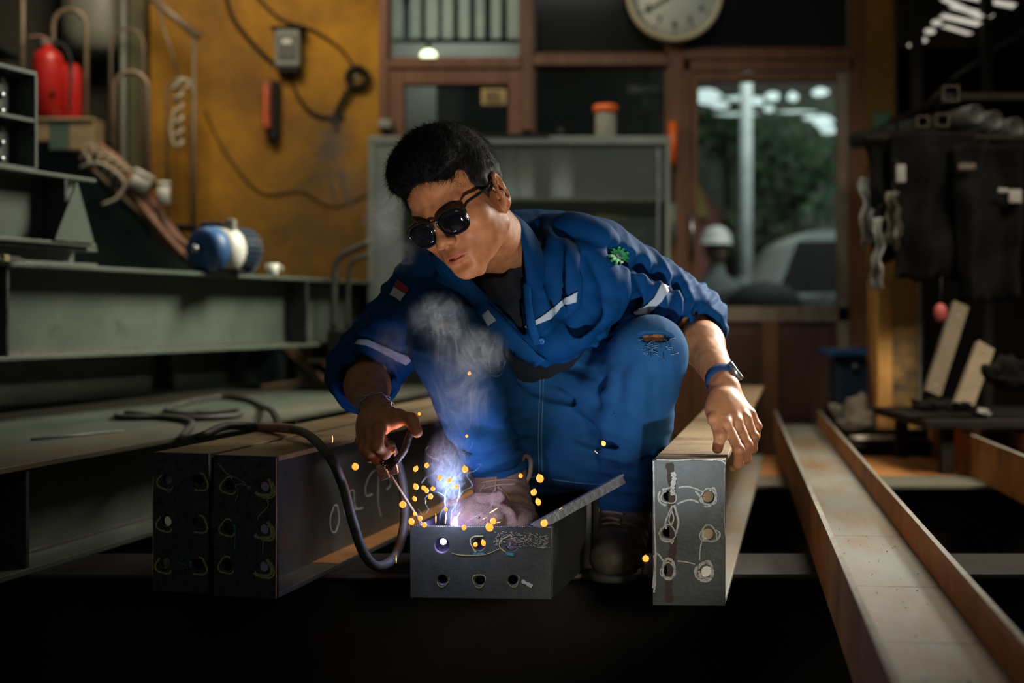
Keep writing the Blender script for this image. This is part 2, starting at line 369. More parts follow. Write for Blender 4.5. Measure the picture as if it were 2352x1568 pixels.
ribbon(mbk, [(cpx(1035),cpz(1268)),(cpx(1060),cpz(1272)),(cpx(1110),cpz(1270)),(cpx(1145),cpz(1256))], .0012, jitter=1); marks(mbk, 'chalk_mark', M['chalk_yel'], cpl)
mbk = MB(); ribbon(mbk, [(cpx(1196),cpz(1329)),(cpx(1220),cpz(1342))], .0062, jitter=1); marks(mbk, 'chalk_mark', M['chalk'], cpl)
mbk = MB(); ribbon(mbk, [(cpx(1084),cpz(1269)),(cpx(1110),cpz(1268))], .003, jitter=1); ribbon(mbk, [(cpx(1158),cpz(1266)),(cpx(1178),cpz(1270))], .005, jitter=1); marks(mbk, 'paint_mark', M['chalk_teal'], cpl)
mbk = MB(); 
for k in range(70):
    x = -.122+.244*k/69; mbk.ball((x, .003+random.uniform(-.001,.001), .1275), (.0030,.0026,.0022), 6)
mbk.build('weld_bead', M['weld'], cpl)
MB().box(.124, .138, .42, .46, -.0, .14, .001).build('end_lug', M['edge'], cb)

# --- right drilled beam under the man's hand
rb = beam('drilled_girder', 'upright drilled beam with white chalk rings, under the hand with the watch', 'girder', .310, 2.485, .204, 2.6, ZT, .254, .124, .010, .008, 'beam_top', 'beam_top', 'chan_web', y0=.0115)
rx = lambda px: (px-1586.0)/1312.0
rzz = lambda py: (1390-py)/1312.0
rh = [(rx(1540), rzz(1140), .0100), (rx(1538), rzz(1223), .0098), (rx(1538), rzz(1310), .0098), (rx(1630), rzz(1142), .0108), (rx(1630), rzz(1226), .0108), (rx(1626), rzz(1312), .0108)]
rpl = holed_plate('end_plate', .1265, .254, .010, rh[:3]+[rh[3], rh[4], rh[5]], M['plate'], rb); rpl.location = (0, -.010, 0); rpl.rotation_euler.z = math.atan(.204)*.8
S = lambda pts: [(rx(x), rzz(y)) for x, y in pts]
mbk = MB()
for st, wd in [([(1549,1085),(1552,1100),(1548,1120),(1550,1138)],.0085), ([(1520,1128),(1516,1142),(1522,1156),(1534,1161)],.0035), ([(1527,1122),(1531,1132)],.006),
    ([(1562,1120),(1580,1118),(1600,1122),(1617,1130)],.0030), ([(1559,1158),(1572,1152),(1590,1148),(1608,1154)],.0035), ([(1600,1128),(1612,1142),(1618,1156)],.004),
    ([(1632,1127),(1642,1121),(1647,1135),(1644,1150),(1632,1162),(1620,1163)],.0035), ([(1548,1162),(1540,1180),(1532,1200),(1534,1215)],.0035), ([(1552,1160),(1558,1180),(1562,1200),(1556,1225)],.0038),
    ([(1546,1170),(1540,1195),(1546,1204),(1551,1190),(1546,1172)],.0026), ([(1524,1213),(1519,1226),(1526,1240),(1540,1244)],.004), ([(1541,1244),(1549,1240),(1546,1248)],.0045),
    ([(1618,1215),(1616,1230),(1622,1240),(1640,1242),(1652,1236),(1656,1224),(1646,1216)],.003), ([(1615,1240),(1611,1262),(1610,1285)],.0020), ([(1560,1288),(1580,1290),(1600,1295)],.0018),
    ([(1512,1271),(1519,1276),(1526,1287)],.003), ([(1530,1285),(1526,1305),(1528,1322),(1538,1330),(1550,1322),(1553,1305),(1548,1288),(1536,1283),(1530,1292)],.0042),
    ([(1605,1300),(1600,1312),(1606,1326),(1620,1333),(1634,1328),(1638,1308),(1632,1290),(1618,1292),(1606,1304)],.0050), ([(1608,1310),(1614,1325),(1628,1330)],.0045),
    ([(1505,1060),(1506,1120),(1507,1200),(1510,1280),(1508,1340),(1506,1360)],.0028), ([(1506,1275),(1508,1300),(1504,1350)],.0030), ([(1666,1075),(1665,1150),(1668,1230)],.0010),
    ([(1512,1057),(1560,1058),(1600,1056),(1640,1058)],.0014), ([(1648,1056),(1660,1058),(1669,1066)],.0030)]:
    ribbon(mbk, S(st), wd, jitter=1)
for (x, y, r) in ((1540,1140,.013),(1630,1142,.0140),(1538,1223,.013),(1630,1226,.0145),(1538,1310,.0130),(1622,1310,.0145)): ring(mbk, rx(x), rzz(y), r, .0022)
marks(mbk, 'chalk_mark', M['chalk'], rpl)
mbk = MB(); ribbon(mbk, S([(1541,1064),(1548,1110),(1546,1170),(1550,1240),(1546,1290),(1540,1340),(1542,1384)]), .014, y=-.0016, jitter=1); mbk.build('rust_streak', mat('rust_run', (.055,.022,.012), (.040,.030,.024), .8, 0, 60, .2), rpl)
MB().box(-.062, .062, .075, .078, .2545, .2553).build('saw_scribe', M['black'], rb)

# --- open channel running down the right side (H section on its side)
W_ = .178
chn = beam('steel_channel', 'long open channel beam with grey bed and rusty sides, running from lower right', 'girder', .507-.155*.9+W_/2, 2.195-.9, .155, 4.42, ZT, .125, W_, .0085, .007, 'rust', 'chan_web', 'rust', lying=True)
for xx in (-W_/2-.0003, W_/2-.0085-.0003):
    MB().box(xx, xx+.0091, 0, 4.42, .1246, .1257).build('flange_edge', M['edge'], chn)
mbk = MB()
def flat(mb, pts, wd, z, n=6):
    k = MB(); ribbon(k, pts, wd, 0, 1, n); mb.segs = getattr(mb, 'segs', [])+[([(p[0], p[2], z-p[1]) for p in k.v], k.f)]
for y_ in (1.55, 1.02, .62): flat(mbk, [(-.078, y_), (.08, y_+.004)], .0012, .0664)
for st in [[(-.03,.42),(.0,.43),(.03,.42)], [(-.04,.40),(.0,.395),(.045,.40)], [(-.02,.43),(-.03,.38),(.02,.39),(.03,.44)], [(-.01,.38),(.01,.35),(.02,.37)], [(-.05,.41),(.05,.41)], [(-.02,.36),(0,.34)]]: flat(mbk, st, .0022, .0664)
marks(mbk, 'chalk_mark', M['chalk_dim'], chn)
mbk = MB(); random.seed(11)
for k in range(46):
    x = random.gauss(0,.04); y_ = random.gauss(1.2,.35); mbk.ball((max(-.075,min(.075,x)), y_, .0675), (random.uniform(.0006,.0018), random.uniform(.0006,.0024), .0006), 6)
g = mbk.build('weld_grit', M['black_steel'], chn); g['kind'] = 'stuff'

# --- far right steel: channels parallel to the first, behind the post
dr = .11
fb = beam('steel_channel', 'rusty channel section at the right edge, starting behind the ochre post', 'steel section', 1.363-dr*1.2+.09, 3.785-1.2, dr, 2.95, ZT, .128, .18, .010, .008, 'rust', 'chan_web', 'rust', lying=True)
for xx in (-.0903, .0797): MB().box(xx, xx+.0106, 0, 2.95, .1276, .1288).build('flange_edge', M['edge'], fb)
fb2 = beam('steel_channel', 'grey channel section farthest right, behind the rusty one', 'steel section', 1.363-dr*1.2+.33, 3.785-1.2, dr, 2.9, ZT, .128, .18, .010, .008, 'painted', 'beam_web', 'beam_web', lying=True)

# ============================================================ painted plate girders at left
def pbeam(label, x, Y, dx, L, z0, H, W, stiff, m='painted', name='painted_girder', top='painted', sm='plate2', tf=.012, over=0):
    t = beam(name, label, 'girder', x, Y, dx, L, z0, H, W, tf, .009, top, m, m, stiff=stiff, stiff_m=sm)
    return t
da = .335
A0 = (-1.296-da*1.2, 3.6-1.2)
nx = .095
bA = pbeam('topmost long grey-green girder at left, level with the man shoulders', A0[0]-nx, A0[1], da, 3.75, CZ-.121, .2535, .19, (.62+.70, 3.0,))
MB().box(.0046, .018, 0, 3.75, .012, .020).build('weld_seam', M['weld'], bA)
db = .36
bB = pbeam('dark girder in the shade right under the topmost one', -1.62-db*1.4, 4.35-1.4, db, 3.3, CZ-.291, .165, .17, (2.4, 2.9))
dc = .246
labs = ['front girder of the low row with rust stains, beside the drilled pair', 'second girder of the low row, carrying the looped cable and a loose rod', 'third girder of the low row, between cable and dark girder', 'rearmost girder of the low row, mostly under the dark girder']
cbeams = []
for i in range(4):
    sx = -.109-.2205*i*1.0
    c = pbeam(labs[i], -.964-dc*.9+sx*1.0, 2.68-.9, dc, 4.1-.1*i, ZT, .217, .216, (.62+.42, 2.4) if i == 0 else (), top='painted_rust' if i == 0 else 'painted')
    cbeams.append(c)
MB().box(.0046, .016, 0, 4.1, .012, .018).build('weld_seam', M['weld'], cbeams[0])
for i, (px, py) in enumerate(()): pass
# trestles below the painted row and under the topmost girder
for (x, Y, zt, lab, W) in ((-1.55, 3.30, CZ-.121, 'hidden steel trestle carrying the topmost girder near the left edge', .5), (-.80, 5.72, CZ-.121, 'steel trestle carrying the far end of the topmost girder', .22)):
    t = thing('trestle', lab, 'stand', (x, Y, 0))
    MB().box(-W/2, W/2, -.05, .05, zt-.06, zt-.001, .002).build('head', M['black_steel'], t)
    for s in (-1, 1): MB().box(s*W/2*.8-.02, s*W/2*.8+.02, -.02, .02, 0, zt-.06, .002).build('leg', M['black_steel'], t)

# beams stacked on top of the topmost girder, ends towards the right
zA = CZ-.121+.2535
def end_at(px, Y): return (px-1176)/FPX*Y
xe = end_at(283, 4.25)
bD = pbeam('short painted beam lying on the topmost girder, gusset plate standing in its end', xe-da*2.0-.085, 4.25-2.0, da, 2.0, zA+.001, .055, .17, (), tf=.010)
xd = end_at(262, 4.20)
bE = pbeam('painted beam piece above the flat one, its open end by the stairs', xd-da*2.0-.06, 4.20-2.0, da, 2.0, zA+.057, .195, .17, (1.86,), tf=.010)
g = MB().prism([(.086, 1.98, .011), (.086, 1.80, .011), (.086, 1.90, .180)], (.006, 0, 0)).build('gusset', M['painted'], bE)
xf = end_at(52, 3.95)
bF = pbeam('uppermost dark beam end at the left edge, with bolts along its plate', xf-da*1.8+.035, 3.95-1.75, da, 1.8, zA+.253, .275, .12, (), m='plate', top='painted', tf=.012)
mbk = MB()
for k in range(6): mbk.lathe([(.009,0),(.009,.008),(.006,.010)], (.0045, 1.72, .03+.043*k), (1,0,0), 6)
mbk.build('bolts', M['steel'], bF)
MB().box(.0, .062, 1.79, 1.80, .012, .263).build('end_plate', M['painted'], bF)
MB().box(.0, .060, 1.60, 1.80, .135, .145).build('rib', M['painted'], bF)
# bundle of thin rods on the girder
t = thing('rod_bundle', 'bundle of thin welding rods on the topmost girder at the left edge', 'welding rods', (end_at(30, 3.62)-.03, 3.60, zA), -math.atan(da))
mbk = MB(); random.seed(5)
for k in range(26):
    x = random.uniform(-.03, .03); z = .0025+.0045*random.randint(0, 2); mbk.tube([(x, -.35, z), (x+random.uniform(-.004,.004), .055+random.uniform(-.012, .012), z)], .0021, 6)
g = mbk.build('rod', M['steel'], t); g['kind'] = 'stuff'
MB().box(-.034, .034, -.02, .0, .0, .0165).build('band', M['chalk_yel'], t)
# loose rod lying on low row
zC = ZT+.217
t = thing('loose_rod', 'single pale welding rod lying on the second low girder', 'welding rod', (0,0,0))
a_ = P(72, 1012, .291*FPX/292.); b_ = P(283, 992, .291*FPX/272.)
MB().tube([(a_.x, a_.y, zC+.0032), (b_.x, b_.y, zC+.0032)], .003, 8).build('flux_coating', M['grey_metal'], t)
MB().tube([(a_.x, a_.y, zC+.0033), (a_.x+(b_.x-a_.x)*.08, a_.y+(b_.y-a_.y)*.08, zC+.0033)], .0016, 8).build('bare_tip', M['steel'], t)
# ============================================================ the building
WY = 6.5
def struct(name, mb, m, parent=None):
    o = mb.build(name, m, parent); 
    if not parent: o['kind'] = 'structure'
    return o
struct('floor', MB().box(-6, 6, -3, 16, -.1, 0), M['grime'])
# ochre wall, dark wall bay behind the stairs, pilaster, dark bay at right
pxw = lambda px, Y=WY: (px-1176)/FPX*Y
pz = lambda py, Y=WY: CZ+(720-py)/FPX*Y
XL, XR = pxw(872), pxw(1988)
struct('wall_back', MB().box(pxw(345), XL, WY, WY+.15, 0, 3.6), M['ochre'])
struct('wall_left', MB().box(-4.6, pxw(345), WY+.35, WY+.5, 0, 3.6).box(pxw(345), pxw(345)+.1, WY+.15, WY+.5, 0, 3.6), M['dark_wall'])
struct('wall_right', MB().box(XR, pxw(2057), WY-.02, WY+.15, 0, 3.6), M['ochre'])
struct('wall_far_right', MB().box(pxw(2057), 4.6, WY+.5, WY+.65, 0, 3.6).box(3.1, 3.2, 1.2, WY+.5, 0, 3.6), M['black_steel'])
struct('ceiling', MB().box(-4.6, 4.6, 5.2, WY+.6, 3.6, 3.7).box(-4.6, 4.6, 7, 16, 4.4, 4.5), M['dark_wall'])
# partition frame at the back of the workshop
F = M['wood_frame']
def post(px0, px1, y0, y1, d=.09, m=F, yy=0, name='trim_1'):
    o = MB().box(pxw(px0), pxw(px1), WY+yy, WY+yy+d, pz(y1), pz(y0), .004).build(name, m); o['kind'] = 'structure'; return o
ztop = -170
n = 1
for (a, b, y0, y1, dd, mm, yy) in ((872,892,ztop,1000,.09,F,-.02), (1199,1224,ztop,300,.09,F,-.02), (1534,1570,ztop,1000,.09,F,-.02), (1960,1990,ztop,1000,.09,F,-.02),
    (892,1199,138,158,.10,F,-.025), (1224,1534,128,152,.10,F,-.025), (1570,1960,116,138,.10,F,-.03), (892,1199,700,1180,.05,M['wood_panel'],.01), (1224,1534,640,1180,.05,M['wood_panel'],.01)):
    post(a, b, y0, y1, dd, mm, yy, 'trim_%d' % n); n += 1
# small window sash, left
sash = thing('window_1', None, None, (0,0,0)); sash['kind'] = 'structure'
MB().box(pxw(892), pxw(928), WY-.01, WY+.06, pz(640), pz(160), .004).build('stile', F, sash); MB().box(pxw(1168), pxw(1199), WY-.01, WY+.06, pz(640), pz(160), .004).build('stile', F, sash)
MB().box(pxw(928), pxw(1168), WY-.01, WY+.06, pz(194), pz(160), .004).build('rail', F, sash); MB().box(pxw(928), pxw(1168), WY-.01, WY+.06, pz(640), pz(610), .004).build('rail', F, sash)
MB().box(pxw(926), pxw(1170), WY+.02, WY+.026, pz(615), pz(190)).build('pane', M['glass'], sash)
for i, (a, b, y0, y1) in enumerate(((892,1199,ztop,138), (1224,1534,ztop,128), (1570,1960,ztop,116), (1224,1534,152,640))):
    wnd = thing('window_%d' % (i+2), None, None, (0,0,0)); wnd['kind'] = 'structure'
    MB().box(pxw(a)-.01, pxw(b)+.01, WY+.02, WY+.026, pz(y1), pz(y0)).build('pane', M['glass_dim'] if i in (1,2) else M['glass'], wnd)
    fr = MB()
    for (p0,p1,q0,q1) in ((a,a+7,y0,y1),(b-7,b,y0,y1),(a,b,y1-7,y1)): fr.box(pxw(p0), pxw(p1), WY+.005, WY+.05, pz(q1), pz(q0))
    fr.build('glazing_bead', F, wnd)
# door
door = thing('door_1', None, None, (0,0,0)); door['kind'] = 'structure'
D0 = WY-.02
for (nm, a, b, y0, y1, mm) in (('frame', 1570,1585,140,1180,F), ('stile', 1587,1603,168,1180,F), ('stile', 1922,1948,168,1180,M['wood_worn']), ('rail', 1603,1922,168,188,F), ('rail', 1603,1948,704,738,M['wood_worn']),
    ('rail', 1603,1922,1120,1180,F), ('stile', 1748,1786,738,1120,F), ('stile', 1603,1640,738,1120,F), ('frame', 1950,1960,140,1180,F), ('frame', 1570,1960,140,164,F)):
    MB().box(pxw(a), pxw(b), D0, D0+.05, pz(y1), pz(y0), .003).build(nm, mm, door)
MB().box(pxw(1600), pxw(1925), D0+.02, D0+.026, pz(707), pz(185)).build('pane', M['glass'], door)
for a, b in ((1640,1748),(1786,1922)):
    MB().box(pxw(a), pxw(b), D0+.022, D0+.034, pz(1120), pz(738)).build('panel', M['wood_panel'], door)
    MB().box(pxw(a+16), pxw(b-16), D0+.010, D0+.022, pz(1100), pz(760), .004).build('panel', M['wood_panel'], door)
mb = MB(); xh = pxw(1587); mb.tube([(xh, D0-.035, pz(595)), (xh, D0-.035, pz(485))], .010, 10)
for q in (590, 490): mb.tube([(xh, D0-.035, pz(q)), (xh, D0+.005, pz(q))], .008, 8)
mb.build('handle', M['steel'], door)

# --- office room behind the glass, and the yard the door glass reflects
def solid(name, lab, cat, mb, m, group=None): o = mb.build(name, m); return tag(o, lab, cat, group)
YB = 9.2
qx = lambda px, Y=YB: (px-1176)/FPX*Y
qz = lambda py, Y=YB: CZ+(720-py)/FPX*Y
# dark office behind the left panes
struct('wall_office', MB().box(pxw(872), pxw(1565), 8.4, 8.5, 0, 3.6).box(pxw(1562), pxw(1566), WY+.08, 8.4, 0, 3.6), mat('office_dark', (.020,.027,.024), (.035,.045,.04), .8, 0, 2))
cur = thing('blind', 'pale vertical strips hanging behind the upper left pane', 'blind', (0, 7.4, 0))
stripm = mat('pale_strip', (.30,.32,.24), (.20,.23,.19), .8, 0, 4)
for k, (a, b) in enumerate(((893,925),(942,966),(978,1006),(1016,1040),(1054,1078),(1092,1112),(1128,1150),(1165,1196))):
    MB().box(qx(a,7.4), qx(b,7.4), -.006, .006, qz(88,7.4), 3.2).build('strip', stripm, cur)
MB().box(qx(890,7.4), qx(1200,7.4), -.01, .01, qz(134,7.4), qz(100,7.4)).build('bottom_panel', M['grey_metal'], cur)
t = thing('reflected_bulb', 'round glowing lamp seen in the upper left pane', 'lamp', tuple(P(984,127,7.3)))  # lamp reflection in the pane, modelled as a bulb behind it
MB().ball((0,0,0), (.042,.03,.030), 14).build('bulb', mat('bulb_glow', (.9,1,.7), emit=(.85,1,.62), estr=3.2), t); MB().lathe([(.012,.025),(.012,.06)], (0,0,0)).build('socket', M['black'], t)
t = thing('paper_sheet', 'pale grey sheet hanging behind the small window, left half', 'sheet', (0,0,0))
MB().box(qx(932,7.0), qx(1002,7.0), 7.0, 7.01, qz(300,7.0), qz(196,7.0)).build('sheet', M['grey_metal'], t)
t = thing('notice_card', 'small yellow card in the top right corner of the small window', 'card', (0,0,0))
MB().box(qx(1106,6.95), qx(1162,6.95), 6.95, 6.955, qz(240,6.95), qz(204,6.95)).build('card', mat('card_yellow', (.50,.33,.12), (.4,.27,.1), .8), t)
mb = MB()
for k in range(4): mb.box(qx(1114,6.95), qx(1112+random.randint(30,44),6.95), 6.947, 6.95, qz(213+7*k,6.95), qz(210.5+7*k,6.95))
mb.build('print_lines', M['wood_panel'], t)
t = thing('paper_note', 'two pale notes hung side by side under the upper right window', 'paper note', (0,0,0))
MB().box(qx(1443,7.2), qx(1515,7.2), 7.2, 7.204, qz(214,7.2), qz(196,7.2)).build('sheet', M['grey_metal'], t); MB().box(qx(1476,7.2), qx(1522,7.2), 7.21, 7.214, qz(252,7.2), qz(214,7.2)).build('sheet', M['painted'], t)
for p0_, p1_ in ((1224,1534),(1570,1960)): tag(MB().box(pxw(p0_), pxw(p1_), WY+.12, WY+.14, pz(122), 3.5).build('darkening_board', M['black_steel']), 'added black darkening board behind the upper pane %s the clock' % ('left of' if p0_ < 1500 else 'right of'), 'board')  # black sheets added so these upper panes read dark
# yard behind the door, modelled there to give the door glass its reflection
YD = 12.0
yx = lambda px, Y=YD: (px-1176)/FPX*Y
yz = lambda py, Y=YD: CZ+(720-py)/FPX*Y
area('yard_fill_far', (2.6, 11.2, 4.2), (2.8, 13.6, 1.4), 1.5, 130, (0.85, 0.95, 0.85))  # second area light added to brighten the yard wall
area('yard_sky', (2.4, 9.2, 4.2), (2.4, 12.0, 1.2), 1.8, 150, (0.80, 0.95, 0.90))
tag(MB().box(yx(1560,14.4), yx(2020,14.4), 14.4, 14.5, 0, 4.3).build('yard_hedge_wall', mat('yard_green_grey', (.10,.13,.10), (.20,.25,.21), .9, 0, 2.4, spots=(.30,.36,.34), spot_at=.66, spot_scale=2)), 'grey-green yard wall modelled as a door-glass reflection, behind the trees', 'wall')
t = thing('yard_house', 'pink gable wall with yellow strip, low at left, modelled as a door-glass reflection', 'house', (0,0,0))
MB().prism([(yx(1590), YD+1, 0), (yx(1700), YD+1, 0), (yx(1700), YD+1, yz(470)), (yx(1628), YD+1, yz(385)), (yx(1590), YD+1, yz(400))], (0,.2,0)).build('wall', mat('pink_wall', (.36,.13,.12), (.28,.11,.10), .9), t)
MB().prism([(yx(1625), YD+.95, yz(480)), (yx(1665), YD+.95, yz(480)), (yx(1640), YD+.95, yz(395))], (0,.04,0)).build('gable_strip', mat('yellow_strip', (.40,.33,.08)), t)
t = thing('yard_pole', 'tall white pole standing in the yard, modelled as a door-glass reflection', 'pole', (yx(1712,10.2), 10.2, 0))
mb = MB(); mb.tube([(0,0,0),(0,0,1.8),(.01,0,3.2)], [.055,.05,.042], 14); mb.build('shaft', mat('pole_white', (.60,.66,.64), (.42,.47,.45), .7), t)
MB().box(-.09,.09,-.09,.09,0,.12,.01).build('foot', M['grey_metal'], t)
def tree(label, px, py, Y, R, n, seed, lm):
    random.seed(seed); t = thing('yard_tree', label, 'tree', (yx(px,Y), Y, 0), 0, None)
    h = yz(py, Y); MB().tube([(0,0,0),(.05,0,h*.6),(0,.05,h)], [.07,.05,.03], 8).build('trunk', M['wood_panel'], t)
    mb = MB()
    for k in range(n):
        d = Vector((random.gauss(0,1), random.gauss(0,1), random.gauss(0,.8))).normalized()*R*random.uniform(.35,1)
        c = Vector((0,0,h))+d; u = Vector((random.gauss(0,1),random.gauss(0,1),random.gauss(0,1))).normalized(); v_ = u.orthogonal().normalized(); s = random.uniform(.05,.10)
        mb.add([c-u*s, c+v_*s*.45, c+u*s, c-v_*s*.45], [(0,1,2,3)])
    o = mb.build('crown', lm, t); o['kind'] = 'stuff'; return t
tree('leafy tree left of the white pole, modelled as a door-glass reflection', 1665, 300, 13.3, .34, 200, 1, M['leaf'])
tree('dark leafy tree right of the white pole in the door glass', 1820, 390, 12.8, .62, 520, 2, M['leaf'])
tree('low shrub in the middle of the door glass, behind the car', 1760, 520, 12.9, .4, 260, 3, mat('shrub_green', (.10,.13,.08), (.16,.18,.10), .8, 0, 3))
rp = thing('sky_gaps', 'pale sky gaps at the top of the door glass, modelled as glowing patches', 'roof', (0,0,0)); rm = mat('sky_gap_glow', (.6,.7,.7), emit=(.60,.74,.74), estr=.34)  # emissive patches stand for bright sky specks in the door glass
random.seed(14)
for (px_, py_, w_, h_) in ((1625,222,34,20),(1650,240,26,12),(1700,225,40,6),(1740,232,16,14),(1775,222,20,12),(1765,250,14,8),(1822,222,14,12),(1884,212,22,12),(1890,280,26,18),(1905,300,20,10),(1862,270,16,6),(1690,262,60,3),(1830,256,50,3)):
    q = P(px_, py_, 11.2); k_ = 11.2/FPX; bm = bmesh.new(); bmesh.ops.create_circle(bm, cap_ends=True, segments=9, radius=1)
    pts_ = [Vector((q.x+v.co.x*w_*k_*random.uniform(.7,1.1), 11.2, q.z+v.co.y*h_*k_*random.uniform(.6,1.1))) for v in bm.verts]; bm.free(); MB().prism(pts_, (0,.02,0)).build('panel', rm, rp)
MB().box(yx(1560,11.3), yx(2000,11.3), 11.3, 11.34, P(0,215,11.3).z, 4.4).build('canopy_edge', M['black_steel'], rp)
# car of the reflected yard
t = thing('car', 'pale grey car in the yard, roof and windows modelled as a door-glass reflection', 'car', (yx(1905,10.6), 10.6, 0))
s = 1/ (FPX/10.6)
prof = [(-1.0,.35),(-1.0,.75),(-.62,.86),(-.40,1.26),(-.28,1.345),(.5,1.36),(1.0,1.25),(1.0,.35)]
MB().prism([(x+.15, 0, z+.22) for x, z in prof], (0, 1.4, 0)).build('body', mat('car_grey', (.34,.37,.36), None, .3), t)
MB().prism([(-.38,-.01,1.12),(-.24,-.01,1.49),(.40,-.01,1.50),(.40,-.01,1.12)], (0,.012,0)).build('side_window', M['black'], t)
MB().prism([(.46,-.01,1.12),(.46,-.01,1.50),(.85,-.01,1.46),(.85,-.01,1.12)], (0,.012,0)).build('side_window', M['black'], t)
for x in (-.55, .85): MB().lathe([(.05,-.02),(.28,-.02),(.28,.16),(.05,.16)], (x,0,.29), (0,1,0), 20).build('wheel', M['rubber'], t)
# motorbikes / machinery mass in the yard (dark) and person with pale cap
t = thing('dark_machine', 'dark covered machine in the yard, filling the bottom of the door glass', 'machine', (yx(1760,9.4), 9.4, 0))
mb = MB(); random.seed(4)
for k in range(9): mb.ball((random.uniform(-.5,.5), random.uniform(-.1,.2), random.uniform(.62,1.02)), (random.uniform(.16,.28), .16, random.uniform(.12,.22)), 10)
mb.build('cover', M['black'], t); MB().box(-.55,.5,-.15,.25,.12,.95,.05).build('base', M['black'], t)
for x in (-.4,.35): MB().lathe([(.04,-.05),(.19,-.05),(.19,.05),(.04,.05)], (x,-.2,.19), (0,1,0), 16).build('wheel', M['rubber'], t)
t = thing('person', 'distant person with a white helmet standing in the yard, modelled as a door-glass reflection', 'person', (yx(1645,10.0), 10.0, 0))
cl = mat('far_clothes', (.16,.18,.17), (.10,.115,.11), .9, 0, 4); skn = mat('far_skin', (.50,.30,.20), None, .7)
mb = MB(); hz = yz(525,10)-.08
mb.tube([(0,0,hz-.17),(0,0,hz-.24),(0,0,hz-.34),(0,0,hz-.6),(0,0,.72)], [.055,.07,.19,.16,.15], 14)
for s_ in (-1,1):
    mb.tube([(s_*.17,0,hz-.26),(s_*.215,0,hz-.55),(s_*.19,-.08,hz-.78)], [.055,.045,.035], 10); mb.tube([(s_*.08,0,.78),(s_*.09,-.02,.42),(s_*.09,0,.06)], [.09,.065,.05], 10)
mb.build('clothes', cl, t); MB().ball((0,0,hz-.06), (.085,.10,.115), 14).build('head', skn, t)
MB().lathe([(.001,.12),(.06,.105),(.10,.06),(.108,.0),(.125,-.005),(.125,-.012),(.1,-.012)], (0,0,hz-.02), (0,0,1), 20).build('helmet', M['white'], t)
for s_ in (-1,1): MB().box(s_*.09-.045, s_*.09+.045, -.17,.08, 0,.06,.02).build('shoe', M['black'], t)

# ============================================================ clock
ck = thing('wall_clock', 'round white wall clock with a cream rim, hanging high over the door frame', 'clock', tuple(P(1548, -12, WY-.06)))
R = 110/FPX*WY
MB().lathe([(R*.90,.0),(R,.0),(R,.035),(R*.965,.05),(R*.90,.045),(R*.90,.0)], (0,0,0), (0,-1,0), 48).build('rim', mat('cream_rim', (.70,.60,.38), (.60,.5,.3), .5), ck)
MB().lathe([(.001,.022),(R*.93,.022),(R*.93,.0),(.001,.0)], (0,0,0), (0,-1,0), 48).build('dial', mat('dial_white', (.88,.88,.76), (.78,.78,.68), .7), ck)
mb = MB()
for h in range(60):
    a = math.radians(h*6); l0, l1, ww = (.80,.86,.0022) if h % 5 else (.76,.86,.006)
    d = Vector((math.sin(a),0,math.cos(a))); q = Vector((d.z,0,-d.x)); mb.obox(d*R*(l0+l1)/2+Vector((0,-.0235,0)), d, q, Vector((0,1,0)), R*(l1-l0)/2, ww/2, .001)
mb.build('minute_marks', M['black'], ck)
for h in range(1,13):
    a = math.radians(h*30); d = Vector((math.sin(a),0,math.cos(a)))*R*.64
    fc = bpy.data.curves.new('numeral','FONT'); fc.body = str(h); fc.size = R*.26; fc.align_x = 'CENTER'; fc.align_y = 'CENTER'; fc.extrude = .001
    to = bpy.data.objects.new('tmp', fc); link(to); me = bpy.data.meshes.new_from_object(to.evaluated_get(bpy.context.evaluated_depsgraph_get())); bpy.data.objects.remove(to)
    me.materials.clear(); me.materials.append(M['black']); me.name = 'numeral'; o = bpy.data.objects.new('numeral', me); link(o); o.parent = ck; o.location = (d.x,-.0235,d.z); o.rotation_euler = (math.pi/2,0,0)
for nm, ang, ln, ww in (('minute_hand', 238, .74, .010), ('hour_hand', 268, .44, .015)):
    a = math.radians(ang); d = Vector((math.sin(a),0,math.cos(a))); q = Vector((d.z,0,-d.x))
    c = Vector((0,-.028,0)); mb = MB(); mb.prism([c-d*R*.1-q*ww*.4, c-d*R*.1+q*ww*.4, c+d*R*ln*.9+q*ww*.35, c+d*R*ln, c+d*R*ln*.9-q*ww*.35], (0,-.002,0)); mb.build(nm, M['black'], ck)
MB().lathe([(.001,.034),(.012,.033),(.012,.022)], (0,0,0), (0,-1,0), 16).build('hub', M['black'], ck)

# ============================================================ glass cabinet behind the man
YC = 5.75
cx = lambda px, Y=YC: (px-1176)/FPX*Y
cz = lambda py, Y=YC: CZ+(720-py)/FPX*Y
c = thing('display_cabinet', 'tall grey glass-fronted cabinet standing behind the man, jar on top', 'cabinet', (0,0,0))
x0, x1, zt = cx(845), cx(1540), cz(312)
gm = M['grey_metal']; xm = cx(925)
MB().box(x0, x1, YC, YC+.4, zt-.035, zt, .004).build('top', gm, c)
MB().box(cx(925), cx(1075), YC-.01, YC-.0, zt-.006, zt+.004).build('top_trim', M['black'], c); MB().box(cx(1105), cx(1260), YC-.01, YC+.05, zt, zt+.008).build('top_trim', M['black'], c)
MB().box(x0, x0+.03, YC, YC+.4, 0, zt-.035, .003).build('side', gm, c); MB().box(x1-.02, x1, YC, YC+.4, 0, zt-.035, .003).build('side', gm, c)
MB().box(x0+.03, x1-.02, YC+.38, YC+.4, 0, zt-.035).build('back', mat('cabinet_back', (.16,.18,.15), (.24,.26,.22), .6, 0, 3), c)
MB().box(x0+.03, xm, YC+.005, YC+.02, .08, zt-.035, .002).build('side_panel', mat('pale_panel', (.17,.19,.165), (.13,.15,.13), .5, 0, 3), c)
MB().box(xm, xm+.02, YC-.002, YC+.03, .08, zt-.035, .002).build('mullion', M['black'], c)
